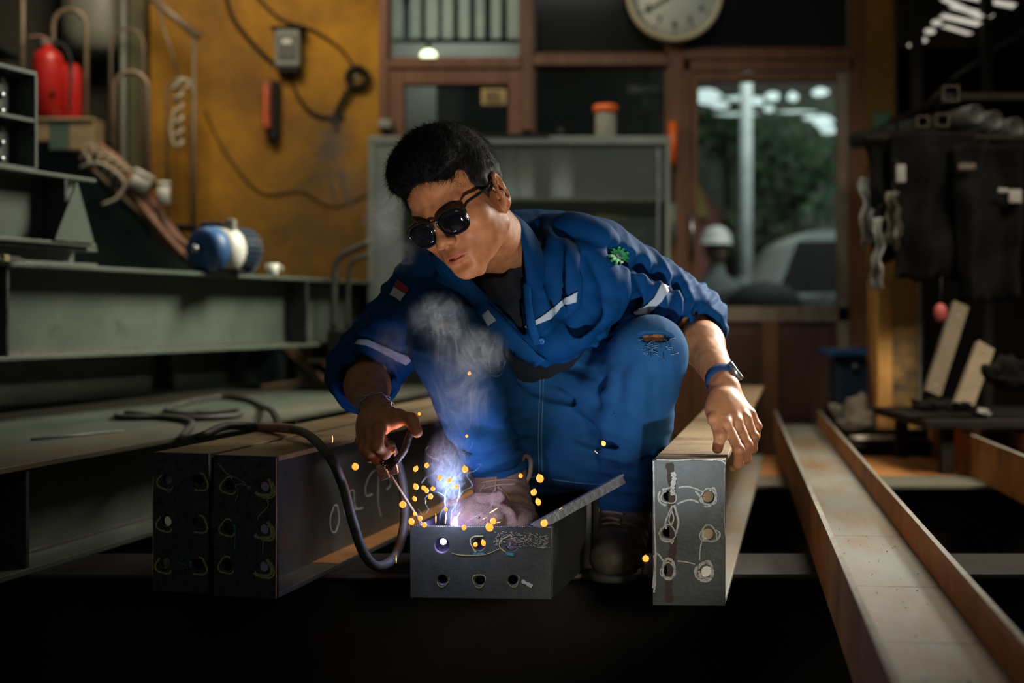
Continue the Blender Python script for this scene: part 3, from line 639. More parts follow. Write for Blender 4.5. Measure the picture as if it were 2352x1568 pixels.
mb = MB(); mb.box(x1-.055, x1-.045, YC-.006, YC+.0, .4, zt-.05); mb.build('edge_strip', M['steel'], c)
MB().box(x0, x1, YC, YC+.4, .04, .08).build('bottom', gm, c)
zs = cz(455)
MB().box(x0+.03, x1-.02, YC+.02, YC+.38, zs-.01, zs+.005).build('shelf', gm, c)
MB().box(xm+.02, x1-.02, YC+.012, YC+.018, zs, zt-.035).build('glass_front', mat('cabinet_glass_haze', (.22,.24,.20), (.12,.14,.115), .15, 0, 1.5, alpha=.28), c)  # grey tint paints the reflection haze on the upper glass
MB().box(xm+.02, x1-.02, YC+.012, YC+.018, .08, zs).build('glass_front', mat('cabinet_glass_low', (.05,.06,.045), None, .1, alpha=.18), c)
MB().box(x0+.03, x1-.02, YC+.36, YC+.379, .1, zs-.02).build('darkening_sheet', M['black_steel'], c)  # black sheet added to keep the lower cabinet dark
for fx in (x0+.03, x1-.06): MB().box(fx, fx+.03, YC+.03, YC+.06, 0, .04).build('foot', M['black'], c)
pal = mat('pale_glint', (.9,.92,.88), (.75,.8,.75), .3)  # bottle shapes modelling bright outdoor reflections in the cabinet glass
specs = [(1168,.035,.24,'tall white bottle farthest left on the cabinet shelf'), (1206,.040,.26,'white bottle with dark cap, second from left on the cabinet shelf'), (1290,.052,.30,'large pale bottle on the cabinet shelf, right of the gap')]
for px, r, h, lab in specs:
    b = thing('glint', lab, 'glint', (cx(px,YC+.2), YC+.2, zs+.006), 0, 'pale glints in the cabinet')
    MB().lathe([(r*.9,0),(r,.01),(r,h*.62),(r*.45,h*.8),(r*.35,h*.9),(r*.35,h*.93)], (0,0,0)).build('body', pal, b); MB().lathe([(r*.42,h*.9),(r*.42,h),(r*.3,h+.004)], (0,0,0)).build('cap', M['black'], b)
b = thing('cap_hat', 'olive brimmed hat lying on a dark box inside the cabinet', 'hat', (cx(1385,YC+.18), YC+.18, cz(505,YC+.18)))
olive = mat('olive_felt', (.20,.19,.035), (.14,.13,.03), .9, 0, 8)
MB().lathe([(.12,0),(.115,.008),(.06,.014),(.055,.05),(.03,.062),(.001,.062)], (0,0,0)).build('crown', olive, b)
b = thing('storage_box', 'dark box in the lower part of the cabinet under the hat', 'box', (cx(1385,YC+.18), YC+.18, .081)); hh = cz(505,YC+.18)-.083
MB().box(-.22,.22,-.12,.12,0,hh-.02,.005).build('body', M['dark_teal'], b); MB().box(-.225,.225,-.125,.125,hh-.02,hh,.004).build('lid', M['dark_teal'], b)
# jar on the cabinet
j = thing('glass_jar', 'clear jar of pale screws with orange lid, on top of the cabinet', 'jar', (cx(1391,YC+.06), YC+.06, zt))
MB().lathe([(.040,0),(.044,.006),(.044,.090),(.038,.105)], (0,0,0)).build('body', mat('jar_glass', (.75,.7,.55), None, .08, alpha=.35), j)
mb = MB(); random.seed(9)
for k in range(90):
    a = random.uniform(0,6.28); rr = .034*math.sqrt(random.random()); q = Vector((rr*math.cos(a), rr*math.sin(a), random.uniform(.008,.075))); d = Vector((random.gauss(0,1),random.gauss(0,1),random.gauss(0,1))).normalized()*.008; mb.tube([q-d,q+d], .0022, 5)
g = mb.build('screws', M['edge'], j); g['kind'] = 'stuff'
MB().lathe([(.047,.103),(.051,.106),(.051,.128),(.046,.134),(.001,.134)], (0,0,0), (0,0,1), 28).build('lid', M['orange'], j)
t = thing('orange_tube', 'bright orange tube fixed to the door post beside the cabinet', 'tube', (pxw(1545,WY-.05), WY-.07, 0))
MB().tube([(0,0,pz(381)),(0,0,pz(284))], .021, 12).build('tube', M['orange'], t); MB().tube([(0,0,pz(560)),(0,0,pz(470))], .018, 10).build('lower_tube', M['grey_metal'], t)
MB().box(-.006,.006,.0,.05,pz(470),pz(280)).build('strap', M['black'], t)
# ============================================================ ochre wall fittings
WF = WY-.001
t = thing('meter_box', 'grey electric meter box high on the ochre wall', 'meter', (pxw(666), WF-.05, pz(118)))
MB().box(-.058,.058,-.035,.05,-.085,.085,.012).build('case', M['grey_metal'], t); MB().box(-.040,.040,-.040,-.034,-.055,.06,.004).build('window', M['plate'], t)
MB().box(-.022,.022,-.043,-.039,.018,.040).build('dial', M['white'], t); MB().box(-.05,.05,-.02,.05,-.105,-.085,.004).build('terminal_cover', M['black'], t); MB().box(-.075,.075,-.04,.05,.085,.098,.004).build('roof', M['black_steel'], t)
t = thing('red_lamp', 'long red signal box on the ochre wall under the meter', 'lamp', (pxw(622), WF-.04, pz(250)))
MB().box(-.012,.045,-.02,.04,-.125,.12,.006).build('case', M['black_steel'], t); MB().box(-.026,.016,-.045,.02,-.105,.11,.008).build('lens', mat('dull_red', (.28,.045,.015), (.18,.03,.012), .4), t); MB().ball((.02,-.01,-.13), .022, 10).build('knob', M['black'], t)
MB().box(-.014,-.006,-.048,-.044,-.08,.09).build('stripe', M['orange'], t)
def wall_wire(lab, pts, r, m, name='wall_cable'):
    return tag(MB().tube(spline([P(a, b, WF-.012) for a, b in pts], 8), r, 7).build(name, m), lab, 'cable')
wall_wire('dark cable sagging from the top of the ochre wall to the meter', [(508,-60),(530,30),(572,90),(622,140),(642,150)], .009, M['black_steel'])
wall_wire('dark cable rising from the upper edge to the round hanging tool', [(560,-40),(640,40),(720,70),(780,110),(818,160)], .006, M['black_steel'])
wall_wire('thin drooping cable along the lower ochre wall to the cabinet', [(470,250),(520,350),(600,440),(690,435),(760,470),(850,440)], .0045, mat('ochre_wire', (.16,.075,.012), None, .8))
wall_wire('short cable from the meter down to the hanging tool', [(660,165),(690,230),(730,265),(790,270)], .007, M['black_steel'])
t = thing('hanging_tool', 'round dark tool hanging on the ochre wall beside the window', 'tool', (pxw(822), WF-.03, pz(180)))
MB().tube([(.045*math.cos(a/12*6.283), -.0, .045*math.sin(a/12*6.283)) for a in range(13)], .014, 8, closed=False).build('ring', M['black_steel'], t)
MB().tube(spline([(-.02,0,-.03),(-.06,0,-.09),(-.09,0,-.15),(-.11,0,-.22)],5), .012, 8).build('handle', M['black_steel'], t); MB().ball((0,-.01,0), .014, 8).build('hub', M['brass'] if 'brass' in M else M['edge'], t)
t = thing('wall_bracket', 'small steel bracket on the window post by the cabinet top', 'bracket', tuple(P(885,285,WF-.04)))
MB().box(-.03,.03,-.02,.04,-.02,.02,.006).build('plate', M['edge'], t); MB().tube([(0,0,-.02),(0,0,-.06)], .008, 8).build('hook', M['black_steel'], t)
# ============================================================ stairs at left
YS0, YS1 = 5.90, 6.32
st = thing('steel_staircase', 'steel staircase climbing to the upper left along the wall', 'staircase', (0,0,0))
def sp(px, py, Y): q = P(px, py, Y); return q
a0, a1 = P(62, 250, YS0), P(462, 622, YS0); slope = (a1.z-a0.z)/(a1.x-a0.x)
xA = a0.x-.9; xB = -.64
zf = lambda x: a0.z+(x-a0.x)*slope
for Y in (YS0, YS1):
    MB().prism([(xA,Y,zf(xA)),(xB,Y,zf(xB)),(xB-.0,Y,max(0.0,zf(xB)-.0)),(xB-.22,Y,.0),(xA,Y,zf(xA)-.22)], (0,.012,0)).build('stringer', M['dark_teal'], st)
    MB().tube([(xA,Y,zf(xA)),(xB,Y,zf(xB))], .012, 6).build('stringer_edge', M['hook_steel'], st)
k = 0; x = xA+.1
while x < xB-.3:
    MB().box(x, x+.24, YS0+.012, YS1, zf(x)-.09, zf(x)-.08).build('tread', M['dark_teal'], st); x += .19/abs(slope)
# bent rod balusters and handrail
def hoop(px0, px1, ptop, pb, Y, r=.011):
    A, B = P(px0, pb, Y), P(px1, pb, Y); R_ = (B.x-A.x)/2; zt_ = P(px0, ptop, Y).z-R_
    pts = [(A.x,Y,zf(A.x)-.01),(A.x,Y,zt_)] + [(A.x+R_-R_*math.cos(math.pi*i/10), Y, zt_+R_*math.sin(math.pi*i/10)) for i in range(1,10)] + [(B.x,Y,zt_),(B.x,Y,zf(B.x)-.01)]
    MB().tube(pts, r, 8).build('baluster_hoop', M['hook_steel'], st)
hoop(122, 198, 22, 280, YS0-.02); hoop(262, 340, 165, 390, YS0-.02); hoop(384, 442, 182, 400, YS1-.03, .007); hoop(255, 330, 66, 300, YS1-.02, .007)
mb = MB(); mb.tube([P(52,250,YS0-.02)+Vector((0,0,-.05)), P(52,-80,YS0-.02)], .011, 8); mb.tube([P(158,22,YS0-.02), P(158,-80,YS0-.02)], .008, 8); mb.build('upright_rod', M['hook_steel'], st)
MB().tube([P(330,-20,YS1-.05), P(458,86,YS1-.05)], .018, 10).build('handrail', M['hook_steel'], st)
MB().tube([P(446,84,YS1-.05), Vector((P(446,84,YS1-.05).x, YS1-.05, zf(P(446,84,YS1-.05).x)-.1))], .009, 8).build('rail_post', M['hook_steel'], st)
MB().tube([P(362,20,YS1-.06), P(415,190,YS1-.06)], .006, 8).build('brace', M['hook_steel'], st)
t = thing('steel_post', 'olive steel column left of the ochre wall, behind the stairs', 'post', (pxw(326), WY-.05, 0)); MB().box(-.035,.035,-.05,.05,0,3.5,.004).build('shaft', mat('olive_post', (.06,.055,.02), (.09,.08,.03), .6, 0, 3), t); MB().box(-.06,.045,-.1,.045,0,.012).build('base_plate', M['black_steel'], t)
t = thing('grey_pipe', 'pale grey pipe standing beside the olive column', 'pipe', (pxw(297), WY-.1, 0)); MB().tube([(0,0,0),(0,0,3.5)], .017, 10).build('pipe', M['grey_metal'], t); MB().lathe([(.03,0),(.03,.03),(.017,.035)], (0,0,0)).build('collar', M['black_steel'], t)
t = thing('hanging_tank', 'large pale grey tank hanging in the dark bay above the extinguisher', 'tank', tuple(P(228,50,WY+.15)))
MB().lathe([(.001,-.17),(.09,-.165),(.15,-.13),(.17,-.06),(.17,.25),(.12,.32),(.001,.34)], (0,0,0), (0,0,1), 28).build('shell', mat('tank_grey', (.30,.31,.25), (.2,.2,.16), .5, 0, 2), t); MB().box(-.2,.2,-.02,.12,.0,.03).build('bracket', M['black_steel'], t)
# things on the stairs
def on_st(px, dz=-.08):
    x = P(px, 0, YS0+.15).x; return x
t = thing('wooden_crate', 'small wooden crate with a teal side, under the red extinguisher', 'crate', tuple(P(160, 345, YS0-.10)))
S_ = YS0/FPX
MB().box(-47*S_, -2*S_, 0,.16, 0, 68*S_, .004).build('panel', mat('dull_teal', (.08,.13,.11), (.06,.10,.08), .6), t); MB().box(-2*S_, 55*S_, 0,.16, 0, 66*S_, .004).build('panel', M['wood_raw'], t)
MB().box(-75*S_, 55*S_, -.01,.17, 66*S_, 74*S_, .003).build('lid', M['wood_raw'], t); MB().box(-75*S_, -47*S_, .0,.1, 20*S_, 66*S_, .003).build('panel', M['wood_raw'], t)
e = thing('fire_extinguisher', 'red fire extinguisher standing on the wooden crate', 'extinguisher', tuple(P(110, 271, YS0-.05)))
MB().lathe([(.058,0),(.064,.006),(.064,.235),(.056,.262),(.03,.282),(.018,.288),(.018,.302)], (0,0,0), (0,0,1), 32).build('cylinder', M['red'], e)
MB().box(-.025,.015,-.012,.012,.300,.322,.003).build('valve', M['edge'], e); MB().tube(spline([(.01,0,.312),(-.03,0,.335),(-.08,0,.33)],4), .007, 8).build('lever', M['cable_pink'], e)
MB().tube(spline([(.01,0,.31),(.06,0,.30),(.092,0,.24),(.092,0,.12),(.088,0,.02)],6), .010, 8).build('hose', M['black'], e); MB().box(.03,.052,-.067,-.055,.09,.10,.002).build('clip', M['black'], e)
MB().lathe([(.045,0),(.05,.01),(.05,.19),(.036,.225),(.012,.235)], (.078,.04,0)).build('second_bottle', M['red'], e)
cb_ = thing('cable_bundle', 'bundle of copper-brown cables running down the stairs, tied with pale rope', 'cable', (0,0,0))
random.seed(21); 
for k in range(7):
    o_ = random.uniform(-14,14); pts = [P(x_+random.uniform(-5,5)+o_, y_+random.uniform(-4,4)-o_*.8, YS0-.06-.01*k) for x_, y_ in ((215,345),(262,385),(310,440),(348,490),(385,540),(425,580))]
    MB().tube(spline(pts, 6), .013, 7).build('strand', M['cable_pink'], cb_)
for k in range(6):
    x_ = 200+k*17; y_ = 352+k*11; mb = MB(); mb.tube(spline([P(x_-14,y_+16,YS0-.14), P(x_-4,y_-14,YS0-.15), P(x_+18,y_-16,YS0-.15), P(x_+22,y_+6,YS0-.14)], 6), .006, 7); mb.build('tie', M['rope'], cb_)
mb = MB(); mb.tube(spline([P(195,380,YS0-.15),P(230,375,YS0-.16),P(270,400,YS0-.16),P(286,425,YS0-.15),P(268,455,YS0-.15),P(235,470,YS0-.15)], 8), .007, 7); mb.tube(spline([P(192,345,YS0-.15),P(205,372,YS0-.16),P(185,385,YS0-.15)],6), .006, 7); mb.build('rope_end', M['rope'], cb_)
def pot(lab, px, py, r, h, m, ang=0, Y=YS0-.12):
    t = thing('white_pot', lab, 'container', tuple(P(px, py, Y)), 0); t.rotation_euler = (0, ang, 0)
    MB().lathe([(r*.8,0),(r,.004),(r,h),(r*.85,h),(r*.85,h-.01),(.001,h-.012)], (0,0,0), (0,0,1), 24).build('body', m, t); MB().lathe([(r*1.05,h-.012),(r*1.05,h+.006),(r*.84,h+.006)], (0,0,0), (0,0,1), 24).build('rim', m, t)
pot('white bucket lying tilted among the cables on the stairs', 312, 436, .042, .075, M['white'], .5)
pot('small white tin with a dark label beside the tilted bucket', 376, 470, .026, .088, M['white'], 0)
t = thing('knotted_rope', 'pale knotted rope hanging from the stair rail before the ochre wall', 'rope', (0,0,0))
mb = MB(); pts = []
for i in range(40):
    y_ = 180+i*4; pts.append(P(410+10*math.sin(i*.9), y_, YS1-.09+.015*math.cos(i*.9)))
mb.tube(pts, .0085, 7); mb.tube(spline([P(395,205,YS1-.1),P(418,183,YS1-.11),P(436,190,YS1-.1),P(425,205,YS1-.1)],6), .009, 7); mb.build('rope', M['rope'], t)
MB().tube(spline([P(402,250,YS1-.1),P(392,300,YS1-.1),P(402,338,YS1-.1)],5), .007, 7).build('loose_end', M['rope'], t)
# electric motor on the topmost girder
Ym = 4.62; zG = CZ-.121+.2535
mt = thing('bench_grinder', 'round blue and white electric motor sitting on the topmost girder', 'motor', (P(505,0,Ym).x, Ym, zG))
R_ = .070
MB().lathe([(.02,-.10),(R_*.8,-.095),(R_,-.08),(R_*1.05,-.06),(R_*1.05,-.03)], (0,0,R_+.004), Vector((.55,1,0)), 32).build('front_shell', M['blue'], mt)
MB().lathe([(R_*1.07,-.035),(R_*1.07,.045),(R_*.9,.05)], (0,0,R_+.004), Vector((.55,1,0)), 32).build('white_band', M['white'], mt)
mb = MB()
for k in range(26):
    a = k/26*6.283; ax = Vector((.55,1,0)).normalized(); u = ax.orthogonal().normalized(); v_ = ax.cross(u); d = u*math.cos(a)+v_*math.sin(a); mb.obox(Vector((0,0,R_+.004))+ax*.085+d*R_*.98, ax, d, ax.cross(d), .045, .008, .003)
mb.build('cooling_fins', M['navy_box'], mt)
MB().lathe([(R_*.92,.04),(R_*.92,.13),(R_*.6,.14)], (0,0,R_+.004), Vector((.55,1,0)), 28).build('rear_shell', M['navy_box'], mt)
MB().box(-.06,.02,-.03,.03,R_*2-.01,R_*2+.025,.008).build('terminal_box', M['black'], mt); MB().box(.022,.05,-.02,.03,R_*2-.005,R_*2+.035,.006).build('switch', M['edge'], mt)
MB().box(-.07,.07,-.05,.09,0,.012,.003).build('foot_plate', M['black_steel'], mt); MB().lathe([(.012,-.105),(.012,-.13),(.006,-.132)], (0,0,R_+.004), Vector((.55,1,0)), 12).build('shaft', M['steel'], mt)
t = thing('white_cup', 'small off-white cup on the topmost girder right of the motor', 'cup', (P(625,0,4.98).x, 4.98, zG))
MB().lathe([(.018,0),(.020,.002),(.025,.042),(.023,.042),(.018,.006),(.001,.005)], (0,0,0), (0,0,1), 20).build('body', M['white'], t); MB().tube([(.023,0,.034),(.036,0,.03),(.036,0,.016),(.021,0,.012)], .003, 6).build('handle', M['white'], t)
t = thing('bent_pipe', 'pair of bent dark pipes rising behind the girder next to the cabinet', 'pipe', (0,0,0))
MB().tube(spline([P(765,760,5.35),P(768,640,5.35),P(775,600,5.35),P(800,578,5.35),P(848,556,5.35)],6), .012, 9).build('pipe', M['rubber'], t); MB().tube(spline([P(798,760,5.45),P(800,640,5.45),P(812,600,5.45),P(850,586,5.45)],6), .009, 9).build('pipe', M['rubber'], t)
MB().box(P(755,0,5.35).x, P(812,0,5.35).x, 5.3, 5.5, 0, P(0,758,5.4).z, .004).build('stand', M['black_steel'], t)
# pile of wood offcuts seen under the topmost girder
random.seed(8)
for k, (x_, y_, an, ln, lab) in enumerate(((725,862,.5,.34,'pale plank leaning in the gap under the topmost girder'),(690,880,-.15,.30,'short timber offcut lying left of the leaning plank'),(762,884,.1,.26,'short timber offcut lying under the leaning plank'))):
    q = P(x_, y_, 5.55); t = thing('timber_offcut', lab, 'wood', tuple(q)); t.rotation_euler = (0, an if k else .8, .2*k)
    MB().box(-ln/2, ln/2, -.03,.03,-.014,.014,.002).build('board', M['wood_raw'], t)
# pallet under those
t = thing('offcut_rack', 'low rack holding timber offcuts behind the girders', 'rack', (0,0,0)); zr = P(0,902,5.55).z
MB().box(P(640,0,5.55).x, P(800,0,5.55).x, 5.4, 5.8, zr-.02, zr, .003).build('top', M['wood_raw'], t)
for a in (650, 780): MB().box(P(a,0,5.55).x-.02, P(a,0,5.55).x+.02, 5.42, 5.78, 0, zr-.02).build('leg', M['black_steel'], t)
# ============================================================ welding cable
Yk = 2.6
def on(px, py, z, lift=0):
    """point of a view ray where it meets height z"""
    Y = (z-CZ)*FPX/(720-py); q = P(px, py, Y); q.z += lift; return q
zTop = ZT+.254; r_ = .0088
pts = [P(896,1020,2.55), P(915,1070,2.60), P(926,1120,2.615), P(929,1200,2.60), P(908,1275,2.56), P(868,1300,2.50), P(835,1268,2.47), P(808,1190,2.46), P(786,1110,2.48), P(752,1042,2.50), on(690,1000,zTop+.010)+Vector((0,0,r_)), on(600,990,zTop,r_), on(520,992,zTop,r_+.004)]
q = pts[-1]
pts += [P(455,1004,2.95), on(420,1012,zC,r_), on(440,978,zC,r_), on(380,966,zC,r_), on(300,966,zC,r_), on(268,964,zC,r_+.0), on(285,956,zC,r_), on(350,962,zC,r_), on(440,968,zC,r_), on(538,962,zC,r_), on(545,952,zC,r_), on(460,954,zC,r_), on(395,955,zC,r_), on(385,945,zC,r_), on(430,930,zC,r_), on(500,918,zC,r_), on(560,922,zC,r_), on(600,938,zC,r_), on(630,960,zTop, r_), on(650,990,zTop,-.03)]
cable = thing('welding_cable', 'thick dusty welding cable looping over the girders down from the electrode holder', 'cable', (0,0,0))
MB().tube(spline(pts, 10), r_, 10).build('jacket', M['rubber'], cable)
MB().tube(spline(pts, 10)[102:111], r_+.0016, 10).build('worn_patch', M['cable_pink'], cable)
# ============================================================ right side
t = thing('ochre_post', 'rust-streaked ochre square post standing right of the channel', 'post', (0,0,0)); Yp = 5.2
x0, x1 = (2016-1176)/FPX*Yp, (2112-1176)/FPX*Yp; xm_ = (2050-1176)/FPX*Yp
op = mat('post_ochre', (.50,.24,.05), (.60,.32,.08), .6, 0, 3, spots=(.16,.035,.02), spot_at=.60, spot_scale=2.5, stretch=(1,1,.4))
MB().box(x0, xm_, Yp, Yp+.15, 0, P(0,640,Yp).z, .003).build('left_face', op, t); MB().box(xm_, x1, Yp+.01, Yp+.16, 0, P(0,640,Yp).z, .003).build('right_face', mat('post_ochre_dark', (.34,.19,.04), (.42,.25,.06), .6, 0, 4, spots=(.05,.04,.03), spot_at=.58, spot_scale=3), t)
MB().box(x1-.004, x1+.004, Yp-.004, Yp+.02, .3, P(0,640,Yp).z).build('edge', M['edge'], t)
MB().box(x0-.03, x1+.02, Yp-.03, Yp+.2, 0, P(0,985,Yp).z, .004).build('foot', M['black_steel'], t)
t = thing('wall_switch', 'small green and white switch box on the ochre pilaster', 'switch', tuple(P(2024,305,WY-.05)))
MB().box(-.036,.036,-.02,.03,-.09,.09,.006).build('plate', mat('green_box', (.06,.14,.08), None, .5), t); MB().box(-.022,.018,-.026,-.018,-.08,.03,.003).build('cover', M['grey_metal'], t)
# vise / blue box on a stand
t = thing('blue_vise', 'blue bench vise body on a dark stand by the wood panels', 'vise', tuple(P(1955,925,5.9)))
zb = t.location.z; S_ = 5.9/FPX
MB().box(-38*S_, 40*S_, -.06,.10, 0, 100*S_, .01).build('body', M['navy_box'], t); MB().box(-62*S_, 48*S_, -.10,.12, 108*S_, 124*S_, .008).build('top', M['blue'], t); MB().box(-30*S_, 30*S_, -.04,.08, 98*S_, 110*S_, .004).build('neck', M['navy_box'], t)
MB().lathe([(.001,.02),(.012,.018),(.014,0)], (0,-.062,85*S_), (0,-1,0), 14).build('knob', M['edge'], t)
MB().box(-45*S_, 45*S_, -.08,.12, -zb, 0, .006).build('stand', M['black_steel'], t); mb = MB(); mb.tube(spline([(-.0,-.02,126*S_),(.05,-.02,132*S_),(.09,-.02,124*S_)],5), .012, 8); mb.build('rag', M['wood_panel'], t)
# rags and scrap
def lumps(name, lab, cat, px, py, Y, w_, h_, n, m, seed, pn='cloth'):
    random.seed(seed); q = P(px, py, Y); t = thing(name, lab, cat, tuple(q)); bm = bmesh.new(); bmesh.ops.create_icosphere(bm, subdivisions=4, radius=1)
    from mathutils import noise
    for v in bm.verts:
        p = v.co.copy(); d = 1+.42*noise.noise(p*1.6+Vector((seed,0,0)))+.22*noise.noise(p*4+Vector((seed*3,1,0))); v.co = Vector((p.x*w_*d, p.y*.07*d, max(0,(p.z*.5+.5))*h_*d))
    me = bpy.data.meshes.new(pn); bm.to_mesh(me); bm.free(); me.polygons.foreach_set('use_smooth',[True]*len(me.polygons)); me.materials.append(m); o = bpy.data.objects.new(pn, me); link(o); o.parent = t; return t
lumps('rag_heap', 'crumpled grey rag heap beside the blue vise stand', 'rag', 1965, 1000, 5.3, .09, .13, 0, mat('rag_grey', (.14,.12,.09), (.06,.05,.04), .9, 0, 14), 3)
t = thing('scrap_shelf', 'low dark plank under the grey rag heap', 'plank', (0,0,0)); z_ = P(0,1000,5.3).z; MB().box(P(1900,0,5.3).x, P(2110,0,5.3).x, 5.1, 5.55, z_-.03, z_-.001, .004).build('board', M['black_steel'], t)
for a in (1910, 2100): MB().box(P(a,0,5.3).x-.02, P(a,0,5.3).x+.02, 5.15, 5.5, 0, z_-.03).build('leg', M['black_steel'], t)
t = thing('white_tray', 'flat white tray on the low plank beside the rags', 'tray', tuple(P(2005,1020,5.15))); t.location.z = z_+.001
MB().box(-.075,.075,-.06,.04,0,.008,.003).build('base', M['white'], t); MB().box(-.075,.075,-.063,-.057,0,.018,.002).build('rim', M['white'], t)
# hanging clothes: layered cloth strips on a rail
from mathutils import noise as NZ
def cloth(lab, px0, px1, py0, py1, Y, m, seed, cat='coat', amp=.035, taper=.25):
    q0, q1 = P(px0, py0, Y), P(px1, py1, Y); w_ = q1.x-q0.x; h_ = q0.z-q1.z; t = thing('hanging_garment', lab, cat, (q0.x+w_/2, Y, q1.z), 0); v = []; f = []; nu, nv = 22, 22
    for s_ in (0, 1):
        for i in range(nv+1):
            for j in range(nu+1):
                u = j/nu; a = i/nv; ww = (1-taper*(1-math.sin(a*2.2+seed))*.5)
                x = (u-.5)*w_*ww + .02*NZ.noise(Vector((a*4, seed, 1))); y = amp*math.sin(u*9+seed+2*NZ.noise(Vector((a*2,u*2,seed))))*(.4+a*.6)+amp*NZ.noise(Vector((u*3,a*3,seed)))
                v.append((x, y+s_*.02+ (.0), h_*(1-a)+.03*NZ.noise(Vector((u*5, seed, 0)))*a))
    n = (nu+1)*(nv+1)
    for s_ in (0, 1):
        for i in range(nv):
            for j in range(nu): k = s_*n+i*(nu+1)+j; f.append((k,k+1,k+nu+2,k+nu+1) if s_ else (k,k+nu+1,k+nu+2,k+1))
    for j in range(nu): f.append((j, j+1, n+j+1, n+j)); b = nv*(nu+1)+j; f.append((b, n+b, n+b+1, b+1))
    for i in range(nv): a_ = i*(nu+1); f.append((a_, n+a_, n+a_+nu+1, a_+nu+1)); a_ += nu; f.append((a_, a_+nu+1, n+a_+nu+1, n+a_))
    mesh_obj('cloth', v, f, m, t, True); MB().tube(spline([(0,.01,h_-.01),(0,.01,h_+.03),(.012,.01,h_+.045),(.02,.01,h_+.035)],4), .003, 6).build('hook', M['black_steel'], t); return t
dk = mat('dark_cloth', (.004,.004,.004), (.010,.0095,.009), .95, 0, 8, spec=.05); gw = mat('grey_white_cloth', (.28,.29,.27), (.18,.18,.17), .9, 0, 8); kh = mat('khaki_cloth', (.13,.115,.08), (.07,.065,.05), .9, 0, 6)
cloth('black jacket hanging broad across the rail at right', 2050, 2240, 300, 640, 4.9, dk, 1)
cloth('dark overall hanging at the far right edge of the rail', 2190, 2352, 330, 690, 4.85, dk, 2)
cloth('black coat hanging in front of the ochre pilaster', 1990, 2100, 330, 600, 4.97, dk, 3)
cloth('grey-white rag hanging at the left end of the rail', 1972, 2012, 408, 560, 5.0, gw, 4, 'rag')
cloth('pale striped rag hanging lowest, just above the ochre post', 2004, 2032, 500, 660, 4.80, gw, 5, 'rag')
cloth('khaki cloth strip hanging beside the pale rags', 2036, 2070, 440, 560, 4.80, kh, 6, 'cloth')
t = thing('clothes_rail', 'dark rail with junk and hanging clothes at the right', 'rail', (0,0,0)); MB().tube([P(1985,318,4.95), Vector((3.1, 4.95, P(1985,318,4.95).z))], .015, 8).build('bar', M['black_steel'], t)
MB().tube([P(2060,318,4.97), Vector((P(2060,318,4.97).x,5.08,3.5))], .006, 8).build('hanger_rod', M['black_steel'], t)
# racks of tube stock at upper right: square tubes and round pipes seen end-on
rk = thing('stock_rack', 'dark rack arms holding tube stock at upper right', 'rack', (0,0,0))
for a in (2160, 2330): MB().box(P(a,0,5.6).x-.02, P(a,0,5.6).x+.02, 5.9, 5.96, 0, 3.4, .003).build('upright', M['black_steel'], rk)
for py in (300, 210): MB().box(P(2060,0,5.6).x, P(2420,0,5.6).x, 5.0, 5.95, P(0,py,5.0).z-.03, P(0,py,5.0).z-.004, .003).build('shelf', M['black_steel'], rk)
tb_m = mat('tube_brown', (.05,.035,.025), (.08,.055,.04), .6, 0, 6)
def sqtube(lab, px, py, s, L, ang, Y=4.98, m=None, dz=0):
    q = P(px, py, Y); t = thing('square_tube', lab, 'tube', tuple(q), 0, None); t.rotation_euler = (ang, 0, -.14); mb = MB(); w2 = s/2
    for (a, b, c_, d_) in ((-w2,w2,0,.004),(-w2,w2,s-.004,s),(-w2,-w2+.004,.004,s-.004),(w2-.004,w2,.004,s-.004)): mb.box(a,b,0,L,c_,d_)
    mb.build('wall', m or tb_m, t)
sqtube('larger brown square tube end on the rack at right', 2185, 232, .055, .5, 0); sqtube('smaller brown square tube under the larger one', 2165, 290, .045, .5, 0); sqtube('brown square tube left of the other two, lying low', 2120, 292, .04, .5, 0)
for k, (px, py, lab) in enumerate(((2242,262,'left round pipe end on the lower rack shelf'),(2285,276,'middle round pipe end on the lower rack shelf'),(2335,292,'right round pipe end on the lower rack shelf'))):
    t = thing('round_pipe', lab, 'pipe', tuple(P(px,py,4.95)), .3); mb = MB(); mb.lathe([(.030,0),(.034,0),(.034,.8),(.030,.8),(.030,.0)], (0,0,0), (0,1,0), 20); mb.build('wall', M['plate'], t)
# roof louvre: sloping bright slats
lv = thing('roof_louvre', 'sloping roof louvre with bright daylight slits at the top right corner', 'louvre', (0,0,0)); slit = mat('daylight_slit', (.7,.66,.58), emit=(.95,.88,.76), estr=.55)
for (a, b, w_) in (((2165,-4),(2255,40),10),((2186,14),(2278,38),9),((2162,36),(2250,56),10),((2168,60),(2228,78),9),((2205,-12),(2330,14),9)):
    p0, p1 = P(a[0],a[1],6.2), P(b[0],b[1],5.9); d = (p1-p0); d.z = d.z; n_ = d.normalized(); c_ = (p0+p1)/2; up_ = Vector((0,0,1)); s_ = n_.cross(Vector((0,1,0))).normalized(); MB().obox(c_, n_, Vector((0,1,0)), s_, d.length/2, .01, .010).build('slat', slit, lv)
for (x_, y_) in ((2152,52),(2136,72),(2118,92),(2098,104)): MB().ball(tuple(P(x_,y_,6.0)), (.024,.01,.012), 10).build('slit_light', slit, lv)
MB().obox((P(2085,100,6.05)+P(2200,0,6.25))/2, (P(2200,0,6.25)-P(2085,100,6.05)).normalized(), Vector((0,1,0)), Vector((.7,0,.7)), .2, .02, .012).build('frame_bar', M['hook_steel'], lv)
MB().obox((P(2200,170,6.0)+P(2352,70,6.0))/2, (P(2352,70,6.0)-P(2200,170,6.0)).normalized(), Vector((0,1,0)), Vector((.5,0,.8)).normalized(), .2, .02, .016).build('frame_bar', M['plate'], lv)
